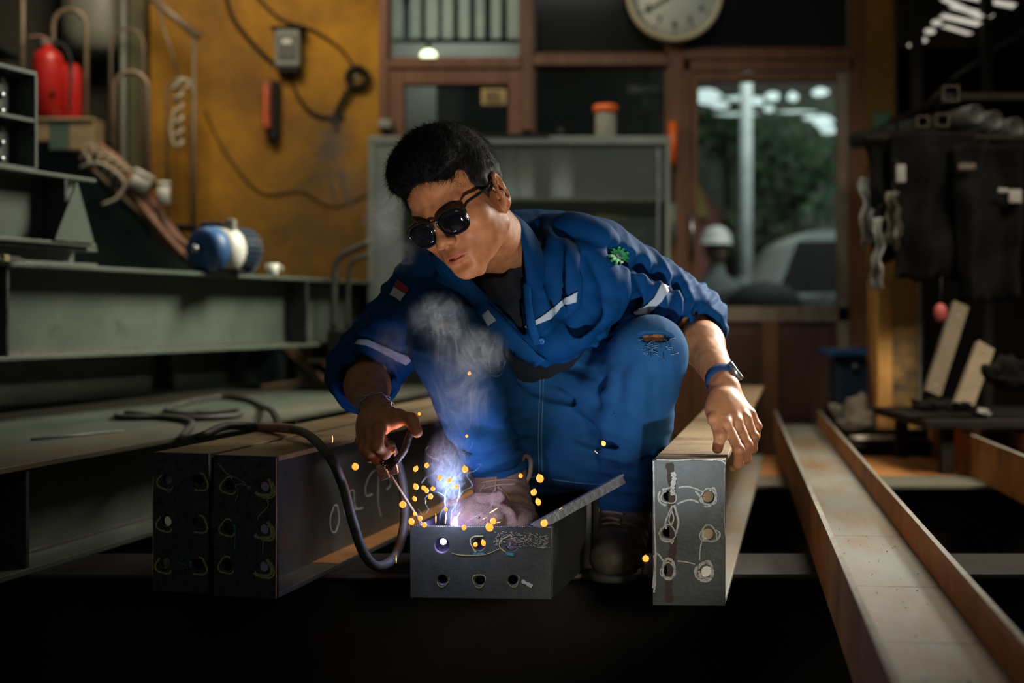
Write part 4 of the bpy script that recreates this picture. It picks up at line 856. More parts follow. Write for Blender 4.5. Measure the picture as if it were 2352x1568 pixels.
MB().box(P(2060,0,6.3).x, 3.1, 6.3, 6.34, P(0,110,6.3).z, 3.6).build('backing', M['black_steel'], lv)
# planks leaning
def plank(lab, p0, p1, w_, Y, m=M['wood_raw']):
    a, b = P(*p0, Y), P(*p1, Y+.12); d = (b-a); t = thing('leaning_plank', lab, 'plank', tuple(a)); n_ = d.normalized(); s_ = n_.cross(Vector((0,1,0))).normalized(); MB().obox(d/2, n_, s_, n_.cross(s_), d.length/2, w_/2, .012).build('board', m, t)
    mbn = MB(); [mbn.obox(d*q+Vector((0,-.0135,0)), n_, s_, n_.cross(s_), .003, .003, .002) for q in (.1,.88)]; mbn.build('nail', M['steel'], t)
wd2 = mat('grey_timber', (.13,.10,.06), (.20,.155,.10), .8, 0, 5, .3, stretch=(1,1,5))
plank('long dim plank leaning right of the ochre post', (2140, 905), (2205, 700), .055, 4.7, mat('dim_timber', (.10,.08,.05), (.14,.11,.07), .8, 0, 5))
plank('short pale plank leaning at a steep angle, right of the long one', (2210, 935), (2262, 795), .060, 4.5, wd2)
t = thing('red_bulb', 'small dull red ball hanging near the leaning planks', 'ball', tuple(P(2160,718,4.75))); MB().ball((0,0,0), (.024,.02,.032), 12).build('shell', mat('dull_pink', (.30,.05,.045)), t); MB().tube([(0,0,.03),(.004,0,.12)], .002, 5).build('string', M['black'], t)
for k, (x_, y_, w_, h_, m, lab) in enumerate(((2135,945,.05,.04,dk,'dark lump of cloth at the foot of the long plank'),(2200,945,.06,.04,dk,'dark lump of cloth under the short pale plank'),(2250,955,.025,.022,gw,'shiny pale crumpled foil by the rear channel'),(2325,900,.08,.10,dk,'dark bundled sacking at the right edge'))):
    lumps('cloth_lump', lab, 'cloth', x_, y_, 4.55, w_, h_, 0, m, 10+k)
t = thing('work_table', 'dark low table behind the rear channels carrying planks and scrap', 'table', (0,0,0)); z_ = P(0,955,4.6).z
MB().box(P(2095,0,4.6).x, 3.0, 4.45, 5.1, z_-.03, z_-.002, .004).build('top', M['black_steel'], t)
for a in (1.36, 2.9):
    for b in (4.5, 5.02): MB().box(a, a+.04, b, b+.04, ZT-.001, z_-.03).build('leg', M['black_steel'], t)
# bright bits in the dark junk
random.seed(31)
for k, (x_, y_, w_, h_, lab) in enumerate(((2070,398,.016,.030,'small pale tag on the black jacket'),(2305,437,.018,.007,'short bright strip among the dark overalls'),(2333,450,.022,.022,'round pale cap hanging at the right edge'),(2222,382,.03,.01,'dull brown tube end over the jacket'))):
    t = thing('hung_tag', lab, 'tag', tuple(P(x_, y_, 4.80))); MB().box(-w_, w_, 0, .008, -h_, h_, .003).build('plate', gw if k != 3 else tb_m, t); MB().tube([(0,.004,h_),(0,.10,h_+.03)], .0015, 5).build('loop', M['black'], t)
# ============================================================ signed-distance modelling kit (numpy)
A3 = lambda v: np.array([v[0], v[1], v[2]], dtype=np.float64)
def PA(px, py, Y): return A3(P(px, py, Y))
class Sdf:
    def __init__(s): s.ops = []; s.disp = None
    def _add(s, fn, c, R, k, mode, g): s.ops.append((fn, A3(c), R, k, mode)); return s
    def cap(s, a, b, ra, rb=None, k=.02, mode='u'):
        a = A3(a); b = A3(b); rb = ra if rb is None else rb; ba = b-a; L2 = max(ba@ba, 1e-12)
        def fn(p):
            t = np.clip(((p-a)@ba)/L2, 0, 1); return np.sqrt(((p-a-t[:,None]*ba)**2).sum(1)) - (ra+(rb-ra)*t)
        return s._add(fn, (a+b)/2, math.sqrt(L2)/2+max(ra, rb), k, mode, None)
    def ell(s, c, r, B=None, k=.02, mode='u'):
        c = A3(c); r = np.array(r, float) if hasattr(r, '__len__') else np.array([r]*3, float)
        def fn(p):
            q = p-c
            if B is not None: q = q@B.T
            k0 = np.sqrt(((q/r)**2).sum(1)); k1 = np.sqrt(((q/r**2)**2).sum(1))+1e-9
            return k0*(k0-1)/k1
        return s._add(fn, c, r.max(), k, mode, None)
    def fn(s, f, c, R, k=.01, mode='u'): return s._add(f, c, R, k, mode, None)
    def ev(s, p, c=None, br=None):
        d = np.full(len(p), .5)
        for fn, oc, R, k, mode in s.ops:
            if c is not None and np.linalg.norm(c-oc)-R > br+.03+k: continue
            q = fn.ev(p, c, br) if isinstance(fn, Sdf) else fn(p)
            if mode == 'u': h = np.maximum(k-np.abs(d-q), 0)/max(k,1e-6); d = np.minimum(d, q)-h*h*k/4
            elif mode == 's': q = -q; h = np.maximum(k-np.abs(d-q), 0)/max(k,1e-6); d = np.maximum(d, q)+h*h*k/4
            else: d = np.maximum(d, q)
        if s.disp is not None:
            m = np.abs(d) < .035
            if m.any(): d[m] -= s.disp(p[m])
        return d
    def normal(s, p, e=.0012):
        n = np.stack([s.ev(p+e*v)-s.ev(p-e*v) for v in np.eye(3)], 1); return n/(np.linalg.norm(n, axis=1, keepdims=True)+1e-12)
def sdf_mesh(S, lo, hi, h, B=14):
    lo = np.array(lo, float); hi = np.array(hi, float); n = (np.ceil((hi-lo)/h/B).astype(int))*B+1
    V = np.full(n, .1, np.float32); near = []
    nb = (n-1)//B; g = np.arange(B+1)
    lx, ly, lz = np.meshgrid(g, g, g, indexing='ij'); loc = np.stack([lx, ly, lz], -1).reshape(-1, 3)*h
    br = B*h*.87; cs = np.stack(np.meshgrid(*[np.arange(k) for k in nb], indexing='ij'), -1).reshape(-1, 3)
    cen = lo+(cs+.5)*B*h
    d = S.ev(cen)
    for (i, j, k), c, dd in zip(cs, cen, d):
        sl = (slice(i*B, i*B+B+1), slice(j*B, j*B+B+1), slice(k*B, k*B+B+1))
        if abs(dd) > br*1.5+.012: 
            V[sl] = np.where(V[sl] == np.float32(.1), np.float32(.1 if dd > 0 else -.1), V[sl]); continue
        near.append((sl, c, (i, j, k)))
    for sl, c, ijk in near:
        p = loc+(lo+np.array(ijk)*B*h); V[sl] = S.ev(p, c, br).reshape(B+1, B+1, B+1)
    I = V < 0
    c8 = [(i, j, k) for i in (0,1) for j in (0,1) for k in (0,1)]
    def sh(A, o): return A[o[0]:A.shape[0]-1+o[0], o[1]:A.shape[1]-1+o[1], o[2]:A.shape[2]-1+o[2]]
    al = np.ones(np.array(I.shape)-1, bool); an = np.zeros(np.array(I.shape)-1, bool)
    for o in c8: al &= sh(I, o); an |= sh(I, o)
    act = an & ~al; idx = np.argwhere(act); m = len(idx); ID = np.full(act.shape, -1, np.int32); ID[act] = np.arange(m)
    acc = np.zeros((m, 3)); cnt = np.zeros(m)
    for a in c8:
        for ax in range(3):
            if a[ax]: continue
            b = list(a); b[ax] = 1
            va = V[idx[:,0]+a[0], idx[:,1]+a[1], idx[:,2]+a[2]]; vb = V[idx[:,0]+b[0], idx[:,1]+b[1], idx[:,2]+b[2]]
            cr = (va < 0) != (vb < 0); t = np.where(cr, va/(va-vb+1e-12), 0); q = np.tile(np.array(a, float), (m, 1)); q[:, ax] = t
            acc[cr] += q[cr]; cnt += cr
    vert = lo+(idx+acc/np.maximum(cnt, 1)[:,None])*h
    F = []
    for ax in range(3):
        o1, o2 = [(1,2),(2,0),(0,1)][ax]; nx_ = [slice(None)]*3; A_ = [slice(None)]*3
        A_[ax] = slice(0, -1); nx_[ax] = slice(1, None); a = I[tuple(A_)]; b = I[tuple(nx_)]; e = np.argwhere(a != b)
        e = e[(e[:,o1] > 0) & (e[:,o2] > 0)]; inside = a[e[:,0], e[:,1], e[:,2]]
        def gi(d1, d2): q = e.copy(); q[:,o1] -= d1; q[:,o2] -= d2; q = np.minimum(q, np.array(ID.shape)-1); return ID[q[:,0], q[:,1], q[:,2]]
        qd = np.stack([gi(1,1), gi(0,1), gi(0,0), gi(1,0)], 1); qd[~inside] = qd[~inside][:, ::-1]; F.append(qd)
    F = np.concatenate(F); F = F[(F >= 0).all(1)]
    return vert, F
def np_mesh(name, v, f, m, parent=None, attr=None, cut=None):
    if cut is not None:
        keep = cut(v[f].mean(1)); f = f[keep]; used, inv = np.unique(f, return_inverse=True); f = inv.reshape(f.shape); v = v[used]
        if attr is not None: attr = attr[used]
    me = bpy.data.meshes.new(name); me.vertices.add(len(v)); me.vertices.foreach_set('co', v.astype(np.float32).ravel())
    k = f.shape[1]; me.loops.add(f.size); me.loops.foreach_set('vertex_index', f.astype(np.int32).ravel())
    me.polygons.add(len(f)); me.polygons.foreach_set('loop_start', np.arange(0, f.size, k, dtype=np.int32)); me.polygons.foreach_set('loop_total', np.full(len(f), k, np.int32))
    me.update(calc_edges=True); me.validate(); me.polygons.foreach_set('use_smooth', np.ones(len(me.polygons), bool))
    me.materials.append(m)
    if attr is not None:
        a = me.color_attributes.new('tint', 'FLOAT_COLOR', 'POINT'); c = np.ones((len(v), 4), np.float32); c[:, :3] = attr; a.data.foreach_set('color', c.ravel())
    o = bpy.data.objects.new(name, me); link(o)
    if parent: o.parent = parent
    return o
CAM = np.array([0, 0, CZ])
def trace(S, px, py, y0=2.0, y1=3.3):
    """walk view rays on to a surface; returns points and hit flags"""
    px = np.asarray(px, float); py = np.asarray(py, float)
    d = np.stack([(px-1176)/FPX, np.ones_like(px), (720-py)/FPX], 1); ln = np.linalg.norm(d, axis=1, keepdims=True); t = np.full(len(px), y0)
    for _ in range(34): t = t + np.clip(S.ev(CAM+d*t[:,None])/ln[:,0]*.85, -.02, .3)
    p = CAM+d*t[:,None]; return p, (t < y1)
def poly_d(q, V):
    """signed distance (negative inside) of 2D points to a polygon"""
    V = np.array(V, float); d = np.full(len(q), 1e9); ins = np.zeros(len(q), bool); n = len(V)
    for i in range(n):
        a, b = V[i], V[(i+1) % n]; e = b-a; w_ = q-a; t = np.clip((w_@e)/(e@e), 0, 1); d = np.minimum(d, ((w_-t[:,None]*e)**2).sum(1))
        c = ((a[1] > q[:,1]) != (b[1] > q[:,1])); x = (b[0]-a[0])*(q[:,1]-a[1])/((b[1]-a[1]) if abs(b[1]-a[1]) > 1e-9 else 1e-9)+a[0]; ins ^= c & (q[:,0] < x)
    d = np.sqrt(d); return np.where(ins, -d, d)
def proj(p): return np.stack([1176+p[:,0]/p[:,1]*FPX, 720-(p[:,2]-CZ)/p[:,1]*FPX], 1)
def wedge(V, ymax, ymin=0):
    def f(p): return np.maximum(np.maximum(poly_d(proj(p), V)*p[:,1]/FPX, p[:,1]-ymax), ymin-p[:,1])
    return f
def patch(name, S, quad, m, parent, nu=14, nv=6, off=.0018, th=.0016, shape=None):
    """a thin piece of cloth lying on a surface, quad or custom outline in the photo's pixels"""
    q = np.array(quad, float); u, v = np.meshgrid(np.linspace(0,1,nu), np.linspace(0,1,nv)); u = u.ravel(); v = v.ravel()
    if shape is not None: pts = shape(u, v)
    elif len(q) == 4: pts = (1-v)[:,None]*((1-u)[:,None]*q[0]+u[:,None]*q[1])+v[:,None]*((1-u)[:,None]*q[3]+u[:,None]*q[2])
    else:       # strip: two equal polylines top then bottom
        h = len(q)//2; T, Bm = q[:h], q[h:][::-1]; x = u*(h-1); i = np.minimum(x.astype(int), h-2); f = (x-i)[:,None]
        pts = (1-v)[:,None]*(T[i]*(1-f)+T[i+1]*f)+v[:,None]*(Bm[i]*(1-f)+Bm[i+1]*f)
    p, hit = trace(S, pts[:,0], pts[:,1]); n = S.normal(p, .004)
    # relax depth so the piece lies smooth
    a = p+n*off; b = p+n*(off+th); N_ = len(a); V = np.concatenate([a, b]); F = []
    for j in range(nv-1):
        for i in range(nu-1): k = j*nu+i; F += [(k,k+1,k+nu+1,k+nu), (N_+k,N_+k+nu,N_+k+nu+1,N_+k+1)]
    for i in range(nu-1): F.append((i,N_+i,N_+i+1,i+1)); k = (nv-1)*nu+i; F.append((k,k+1,N_+k+1,N_+k))
    for j in range(nv-1): k = j*nu; F.append((k,k+nu,N_+k+nu,N_+k)); k += nu-1; F.append((k,N_+k,N_+k+nu,k+nu))
    return np_mesh(name, V, np.array(F), m, parent)
def snoise(p, f, s=0.):
    x, y, z = p[:,0]*f+s, p[:,1]*f+1.7*s, p[:,2]*f-s
    return (np.sin(x+1.3*np.sin(y*.9+s)+.7*np.sin(z*1.7)) + np.sin(y*1.1+1.2*np.sin(z*.8+2*s)+.6*np.sin(x*1.5)) + np.sin(z*1.05+1.4*np.sin(x*.85-s)+.5*np.sin(y*1.9)))/3
def folds(c, r, d, wl, amp, s=0., warp=1.2, sharp=1.6):
    """a family of cloth folds around c, crests perpendicular to d"""
    c = A3(c); d = A3(Vector(d).normalized())
    def f(p):
        q = p-c; w_ = np.exp(-(q**2).sum(1)/r**2); sel = w_ > .03
        if not sel.any(): return np.zeros(len(p))
        if not sel.all():
            o = np.zeros(len(p)); o[sel] = f(p[sel]); return o
        ph = (q@d)/wl*6.283+warp*snoise(p, 9, s)*3.2+s*2
        ph2 = (q@d)/wl*6.283*1.83+warp*snoise(p, 14, s+3)*2.5
        m_ = .55+.45*snoise(p, 11, s+7)
        return amp*(w_-.03)*(((.5+.5*np.sin(ph))**sharp-.35)*m_+.35*((.5+.5*np.sin(ph2))**2-.35)*(1-m_))
    return f
# ============================================================ the welder
man = thing('person', 'young welder in sunglasses and blue coverall jacket squatting over the beam, welding', 'person', (.06, 2.85, ZT))
MANI = Matrix.Translation((-.06, -2.85, -ZT))
def sub(o, parent=man):
    """keep world-space vertices under a parent at the person's base"""
    o.parent = parent; o.matrix_parent_inverse = Matrix.Identity(4)
    if parent is man: o.data.transform(MANI)
    return o
HL = Vector((.79,-.52,.33)).normalized(); HU = Vector((-.47,-.22,.85)); HU = (HU-HL*HU.dot(HL)).normalized(); HF = HL.cross(HU)
HO = P(1064, 481, 2.50)
RB = np.array([HL, HF, HU])         # world -> local rows
def hw(x, y, z): return A3(HO+HL*x+HF*y+HU*z)
LS, LE, LW = PA(1368,602,2.74), PA(1583,738,2.86), PA(1667,888,2.635)
RS, RE, RW = PA(990,672,2.74), PA(832,852,2.80), PA(866,950,2.575)
NB = PA(1178,600,2.70)
LH, RH = PA(1325,985,2.98), PA(1165,985,2.98)
LK, RK = PA(1492,812,2.665), PA(1024,782,2.57)
LA, RA = PA(1436,1180,2.845), PA(1150,1092,2.755)
# ---------------------------------------------------------- skin body, one surface
bd = Sdf()
def E(c, r, k=.02, mode='u'): bd.ell(hw(*c), r, RB, k, mode)
def Cc(a, b, ra, rb, k=.015, mode='u'): bd.cap(hw(*a), hw(*b), ra, rb, k, mode)
E((0,-.018,.066), (.073,.092,.080), .01)
E((0,.036,.050), (.060,.050,.050), .03)
E((0,.034,-.012), (.058,.054,.062), .03)
for s in (-1, 1):
    E((s*.043,.056,-.012), (.023,.024,.020), .025)
    Cc((s*.054,.006,-.048), (s*.014,.074,-.081), .015, .013, .030)
    E((s*.050,.020,-.020), (.016,.035,.035), .03)
E((0,.036,-.056), (.047,.048,.034), .03)
E((0,.079,-.083), (.019,.015,.014), .022)
for s in (-1, 1):
    Cc((s*.014,.086,.031), (s*.044,.074,.034), .0085, .008, .014)
    E((s*.031,.104,.014), (.019,.014,.012), .014, 's')
    E((s*.031,.080,.013), (.014,.0125,.0115), .006)
Cc((0,.086,.026), (0,.110,-.014), .0065, .0085, .014)
E((0,.112,-.019), (.0105,.011,.0095), .008)
for s in (-1, 1):
    E((s*.0125,.103,-.0235), (.0078,.0095,.0075), .006)
    E((s*.0065,.1085,-.0315), (.0042,.0055,.0040), .003, 's')
E((0,.076,-.052), (.029,.022,.026), .018)
for s in (-1, 1):
    Cc((s*.0245,.084,-.0535), (s*.004,.0970,-.0482), .0030, .0056, .008)
    Cc((s*.0215,.085,-.0560), (s*.003,.0955,-.0600), .0040, .0072, .010)
[Cc((0,.1052,-.0538), (s*.0215,.0930,-.0550), .0030, .0016, .0012, 's') for s in (-1, 1)]
E((0,.1005,-.0715), (.018,.007,.005), .012, 's')
for s in (-1, 1):       # ears
    er = Sdf(); 
    X = Vector((s*.0,0,0)); ang = .42*s
    Lr = np.array([[math.cos(ang),-math.sin(ang),0],[math.sin(ang),math.cos(ang),0],[0,0,1]]); ct, st_ = math.cos(-.22), math.sin(-.22)
    T2 = np.array([[1,0,0],[0,ct,-st_],[0,st_,ct]]); B_ = (T2@Lr)@RB
    bd.ell(hw(s*.081,-.012,.004), (.0090,.021,.0335), B_, .010)
    bd.ell(hw(s*.090,-.007,.006), (.0110,.0135,.0225), B_, .003, 's')
    bd.ell(hw(s*.084,-.001,-.004), (.0045,.0045,.007), B_, .004)
    bd.ell(hw(s*.084,-.015,.008), (.0040,.0040,.012), B_, .003)
    bd.ell(hw(s*.077,-.001,-.026), (.0058,.0085,.010), B_, .008)
bd.cap(hw(0,-.022,-.020), NB+np.array([0,.03,0]), .053, .062, .03)
bd.cap(hw(.030,.0,-.05), NB+np.array([.01,-.045,.0]), .016, .013, .03)
bd.ell(hw(0,.050,-.097), (.007,.012,.012), RB, .02)
CH = PA(1190,705,2.80)
bd.cap(RS, LS, .050, .050, .04); bd.ell(CH, (.135,.095,.12), None, .05); bd.cap(CH, PA(1235,930,2.99), .10, .095, .05)
bd.ell(PA(1245,990,3.0), (.155,.10,.11), None, .05)
for S_, E_, W_2 in ((LS, LE, LW), (RS, RE, RW)):
    bd.cap(S_, E_, .042, .033, .03); m_ = E_+(W_2-E_)*.36; bd.cap(E_, m_, .033, .041, .02); bd.cap(m_, W_2, .041, .0255, .02)
for H_, K_, A_ in ((LH, LK, LA), (RH, RK, RA)):
    bd.cap(H_, K_, .075, .052, .03); m_ = K_+(A_-K_)*.35; bd.cap(K_, m_, .048, .042, .02); bd.cap(m_, A_, .042, .030, .02); bd.cap(A_, A_+np.array([-.003,-.028,-.04]), .026, .018, .02)
# left hand, over the right top edge of the drilled beam
def finger(pts, r, k0=.010):
    pts = [PA(*q) for q in pts]
    for i in range(len(pts)-1): bd.cap(pts[i], pts[i+1], r[i], r[i+1], k0 if i == 0 else .0035)
    for i in range(1, len(pts)-1): bd.ell(pts[i], r[i]*1.10, None, .003)
    return pts
lh = [[(1669,975,2.562),(1697,1032,2.535),(1696,1064,2.552),(1684,1072,2.572)], [(1692,968,2.575),(1716,1020,2.556),(1713,1052,2.575),(1700,1060,2.592)],
      [(1713,960,2.592),(1731,1003,2.578),(1728,1030,2.598),(1716,1038,2.615)], [(1724,950,2.612),(1739,978,2.602),(1737,1000,2.618),(1728,1008,2.632)]]
LF = []
for q, rr in zip(lh, (.0098,.0100,.0094,.0084)):
    bd.cap(LW, PA(*q[0]), .016, rr*1.12, .012); LF.append(finger(q, [rr*1.12, rr, rr*.88, rr*.78], .006))
bd.cap(LW+np.array([-.006,0,-.012]), PA(1650,940,2.595), .020, .018, .02); bd.ell(PA(1660,940,2.60), (.030,.022,.034), None, .018)
LT = finger([(1655,918,2.605),(1643,962,2.568),(1655,1000,2.548),(1648,1030,2.553)], [.017,.0130,.0112,.0095], .016)
for q in lh:       # tendons on the back of the hand
    a_, b_ = LW+np.array([.004,-.018,-.01]), PA(*q[0])+np.array([0,-.008,.003]); bd.cap(a_*.6+b_*.4, b_, .0030, .0036, .006)
# right hand around the electrode holder
rh_ = [[(872,985,2.500),(868,1024,2.468),(884,1043,2.478),(898,1034,2.500)], [(855,993,2.515),(849,1037,2.486),(866,1056,2.494),(884,1050,2.514)],
       [(842,992,2.536),(836,1030,2.510),(850,1050,2.514),(868,1046,2.534)], [(834,984,2.558),(827,1014,2.536),(838,1032,2.538),(854,1032,2.555)]]
RF = []
for q, rr in zip(rh_, (.0098,.0100,.0094,.0084)):
    bd.cap(RW, PA(*q[0]), .018, rr*1.12, .014); RF.append(finger(q, [rr*1.12, rr, rr*.88, rr*.80], .006))
bd.ell(PA(862,968,2.545), (.032,.024,.028), None, .02)
RT = finger([(882,952,2.548),(916,957,2.520),(945,964,2.498),(958,992,2.488)], [.018,.0130,.0115,.0100], .016)
bd.cap(PA(880,970,2.53), PA(905,968,2.52), .013, .012, .014)
def bdisp(p):
    return .00035*snoise(p, 240, 1.)
bd.disp = bdisp
v, f = sdf_mesh(bd, (-.46, 2.38, .36), (.54, 3.16, 1.42), .0024)
# colour differences of the skin itself: lips, brows stubble, knuckles
q = (v-A3(HO))@RB.T
lm = np.exp(-((q[:,0]/.023)**4+((q[:,2]+.0545)/.0100)**4))*(q[:,1] > .078)
cheek = np.exp(-(((np.abs(q[:,0])-.045)/.02)**2+((q[:,2]+.02)/.02)**2))*(q[:,1] > .03)
stub = np.exp(-((q[:,0]/.03)**4+((q[:,2]+.037)/.006)**4))*(q[:,1] > .085)*.5
brow = np.exp(-(((np.abs(q[:,0])-.030)/.0185)**4+((q[:,2]-.034-.10*(np.abs(q[:,0])-.03))/.0045)**2))*(q[:,1] > .06)
base = np.ones((len(v), 3)); 
def mixc(mk, c): 
    global base
    base = base*(1-mk[:,None])+np.array(c)*mk[:,None]
mixc(cheek*.3, (1.05,.88,.82)); mixc(stub*.6, (.62,.62,.66)); mixc(brow*.85, (.16,.13,.12)); mixc(lm*.9, (.72,.40,.50))
for F_ in (LF, RF):
    for pts_ in F_:
        for i in (1, 2):
            dd = np.linalg.norm(v-pts_[i], axis=1); mixc(np.exp(-(dd/.011)**2)*.25, (.72,.62,.58))
def skin_mat():
    m = mat('brown_skin', (.40,.185,.090), None, .50, 0, 20, spec=.35, sss=(.12, (1.0,.35,.2), .006)); nt = m.node_tree; N = nt.nodes; L = nt.links; b = N['Principled BSDF']
    at = N.new('ShaderNodeVertexColor'); at.layer_name = 'tint'; mx = N.new('ShaderNodeMix'); mx.data_type = 'RGBA'; mx.blend_type = 'MULTIPLY'; mx.inputs[0].default_value = 1
    no = N.new('ShaderNodeTexNoise'); no.inputs['Scale'].default_value = 40; no.inputs['Detail'].default_value = 5; cr = N.new('ShaderNodeValToRGB')
    cr.color_ramp.elements[0].color = (.35,.132,.054,1); cr.color_ramp.elements[1].color = (.50,.205,.088,1); cr.color_ramp.elements[0].position = .3; cr.color_ramp.elements[1].position = .7
    L.new(no.outputs['Fac'], cr.inputs[0]); L.new(cr.outputs[0], mx.inputs[6]); L.new(at.outputs[0], mx.inputs[7]); L.new(mx.outputs[2], b.inputs['Base Color'])
    bn = N.new('ShaderNodeBump'); bn.inputs['Strength'].default_value = .12; bn.inputs['Distance'].default_value = .001; n2 = N.new('ShaderNodeTexNoise'); n2.inputs['Scale'].default_value = 900; L.new(n2.outputs['Fac'], bn.inputs['Height']); L.new(bn.outputs[0], b.inputs['Normal'])
    return m
M['skin'] = skin_mat()
body = sub(np_mesh('body', v, f, M['skin'], None, base))
# ---------------------------------------------------------- hair
hr_ = Sdf()
hr_.ell(hw(0,-.018,.068), (.0795,.099,.0885), RB, .01); hr_.ell(hw(0,.030,.118), (.062,.062,.040), RB, .03); hr_.ell(hw(0,.068,.100), (.056,.036,.030), RB, .03)
for s in (-1, 1): hr_.ell(hw(s*.066,.004,.045), (.013,.030,.035), RB, .02); hr_.cap(hw(s*.072,.018,.03), hw(s*.070,.020,.006), .006, .003, .01)
hr_.ell(hw(0,-.075,.03), (.055,.035,.055), RB, .03)
hr_.ell(hw(0,.110,.022), (.066,.085,.066), RB, .012, 's'); hr_.ell(hw(0,.06,-.06), (.2,.12,.055), RB, .012, 's'); hr_.ell(hw(0,-.03,-.085), (.2,.2,.07), RB, .01, 's')
for s in (-1, 1): hr_.ell(hw(s*.082,-.012,.002), (.012,.022,.034), RB, .006, 's')
hr_.disp = lambda p: .0012*snoise(p, 130, 2.)+.0008*snoise(p, 320, 5.)
v, f = sdf_mesh(hr_, A3(HO)-.2, A3(HO)+.2, .0028)
M['hair'] = mat('black_hair', (.004,.0035,.0035), (.010,.009,.008), .6, 0, 60, spec=.22)
hair = sub(np_mesh('hair', v, f, M['hair']))
hn = hr_.normal(v, .003); random.seed(2); rng = np.random.default_rng(4); sel = rng.choice(len(v), 22000)
ql = (v-A3(HO))@RB.T; sv = []; sf = []
for i in sel:
    p = v[i]; n_ = hn[i]; l_ = ql[i]
    loc = Vector((.45+.3*math.sin(l_[1]*40), .95, -.25 if l_[2] > .09 else -.8)) if l_[2] > .05 else Vector((.1, .35, -1.0))
    if l_[1] < -.05: loc = Vector((0, -.5, -.8))
    d = A3(HL*loc.x+HF*loc.y+HU*loc.z); d = d-n_*(d@n_); d /= np.linalg.norm(d)+1e-9; d += n_*rng.uniform(.06,.36)+rng.normal(0,.15,3); d /= np.linalg.norm(d)
    L_ = rng.uniform(.012,.030) if l_[2] > .05 else rng.uniform(.003,.008); r_s = .00042; side = np.cross(d, n_); side /= np.linalg.norm(side)+1e-9; up_ = np.cross(side, d)
    b0 = len(sv); cur_ = p-n_*.002
    for k in range(4):
        rr = r_s*(1-.28*k)
        for a in range(3): an = a*2.094; sv.append(cur_+(side*math.cos(an)+up_*math.sin(an))*rr)
        cur_ = cur_+d*L_/3; d = d-n_*.16; d /= np.linalg.norm(d)
        if k:
            for a in range(3): q0 = b0+(k-1)*3; sf.append((q0+a, q0+(a+1) % 3, q0+3+(a+1) % 3, q0+3+a))
o = np_mesh('hair_strands', np.array(sv), np.array(sf), M['hair']); o['kind'] = 'stuff'; o.parent = hair; o.data.transform(MANI)
# ---------------------------------------------------------- T-shirt
ts = Sdf()
ts.cap(PA(1040,668,2.75), PA(1330,610,2.78), .066, .066, .04); ts.ell(CH+np.array([0,.005,.0]), (.155,.112,.135), None, .05); ts.cap(CH, PA(1225,790,2.87), .125, .11, .05)
ts.cap(NB+np.array([0,.02,-.03]), NB+np.array([0,.0,.0]), .060, .066, .02)
ts.cap(NB+np.array([-.02,-.055,-.045]), PA(1175,560,2.68), .040, .052, .02); ts.fn(lambda p: -poly_d(proj(p), [(900,700),(1075,618),(1100,632),(1130,641),(1160,632),(1185,606),(1204,560),(1400,560),(1400,900),(900,900)])*0+poly_d(proj(p), [(900,640),(1075,614),(1100,632),(1130,641),(1160,632),(1185,606),(1206,560),(1400,520),(1500,900),(900,900)])*p[:,1]/FPX, CH, 9, .003, 'i')
ts.disp = folds(PA(1160,690,2.68), .14, (1,0,.4), .035, .006, 1.)
v, f = sdf_mesh(ts, (-.30,2.5,.55), (.36,3.15,1.2), .0045)
M['tee'] = mat('black_tshirt', (.005,.005,.007), (.008,.008,.011), .9, 0, 40, .2)
sub(np_mesh('tshirt', v, f, M['tee']))
# ---------------------------------------------------------- jacket
def creases(S_, lst, sign, r=.013, inset=.007, k=.03):
    for pl in lst:
        a = np.array(pl, float); m = 7*(len(a)-1)+1; t = np.linspace(0, len(a)-1, m); i = np.minimum(t.astype(int), len(a)-2); fr = (t-i)[:,None]; q = a[i]*(1-fr)+a[i+1]*fr
        p, _h = trace(S_, q[:,0], q[:,1]); n_ = S_.normal(p, .004); c = p-n_*inset*sign
        yield [(c[j], c[j+1], r*(.35+.65*math.sin(math.pi*(j+.5)/m)), r*(.35+.65*math.sin(math.pi*(j+1.5)/m) if j < m-2 else .35)) for j in range(m-1)], k, sign
def add_creases(S_, items):
    for segs, k, sign in items:
        for (a, b, ra, rb) in segs: S_.cap(a, b, ra, rb, k, 'u' if sign > 0 else 's')
jt = Sdf()     # torso part
jt.ell(CH+np.array([.0,.01,.005]), (.182,.142,.150), None, .05)
jt.cap(PA(1215,745,2.80), PA(1245,850,2.90), .155, .150, .06)
jt.ell(PA(1235,600,2.86), (.175,.105,.105), None, .05)
jt.cap(RS+np.array([.02,.0,-.0]), LS+np.array([-.02,0,0]), .080, .080, .05)
jt.cap(PA(1060,640,2.66), PA(1240,815,2.72), .045, .040, .04); jt.cap(PA(1270,610,2.66), PA(1280,780,2.72), .050, .050, .05); jt.cap(PA(1330,650,2.70), PA(1310,770,2.76), .055, .060, .05)
hem = [(600,400),(1900,400),(1900,760),(1470,745),(1420,752),(1370,790),(1310,828),(1252,843),(1190,812),(1110,770),(1010,800),(900,830),(600,830)]
def hemf(p): return poly_d(proj(p), hem)*p[:,1]/FPX
jt.fn(hemf, CH, 9, .006, 'i')
opening = [(1040,560),(1120,560),(1206,548),(1204,600),(1207,680),(1212,735),(1222,782),(1206,768),(1180,742),(1140,702),(1108,664),(1072,628),(1040,606)]
jt.fn(wedge(opening, 2.86), PA(1130,665,2.70), .26, .006, 's')
nk = A3(Vector(NB)); jt.ell(NB+np.array([-.010,-.015,.050]), (.062,.070,.070), None, .015, 's')
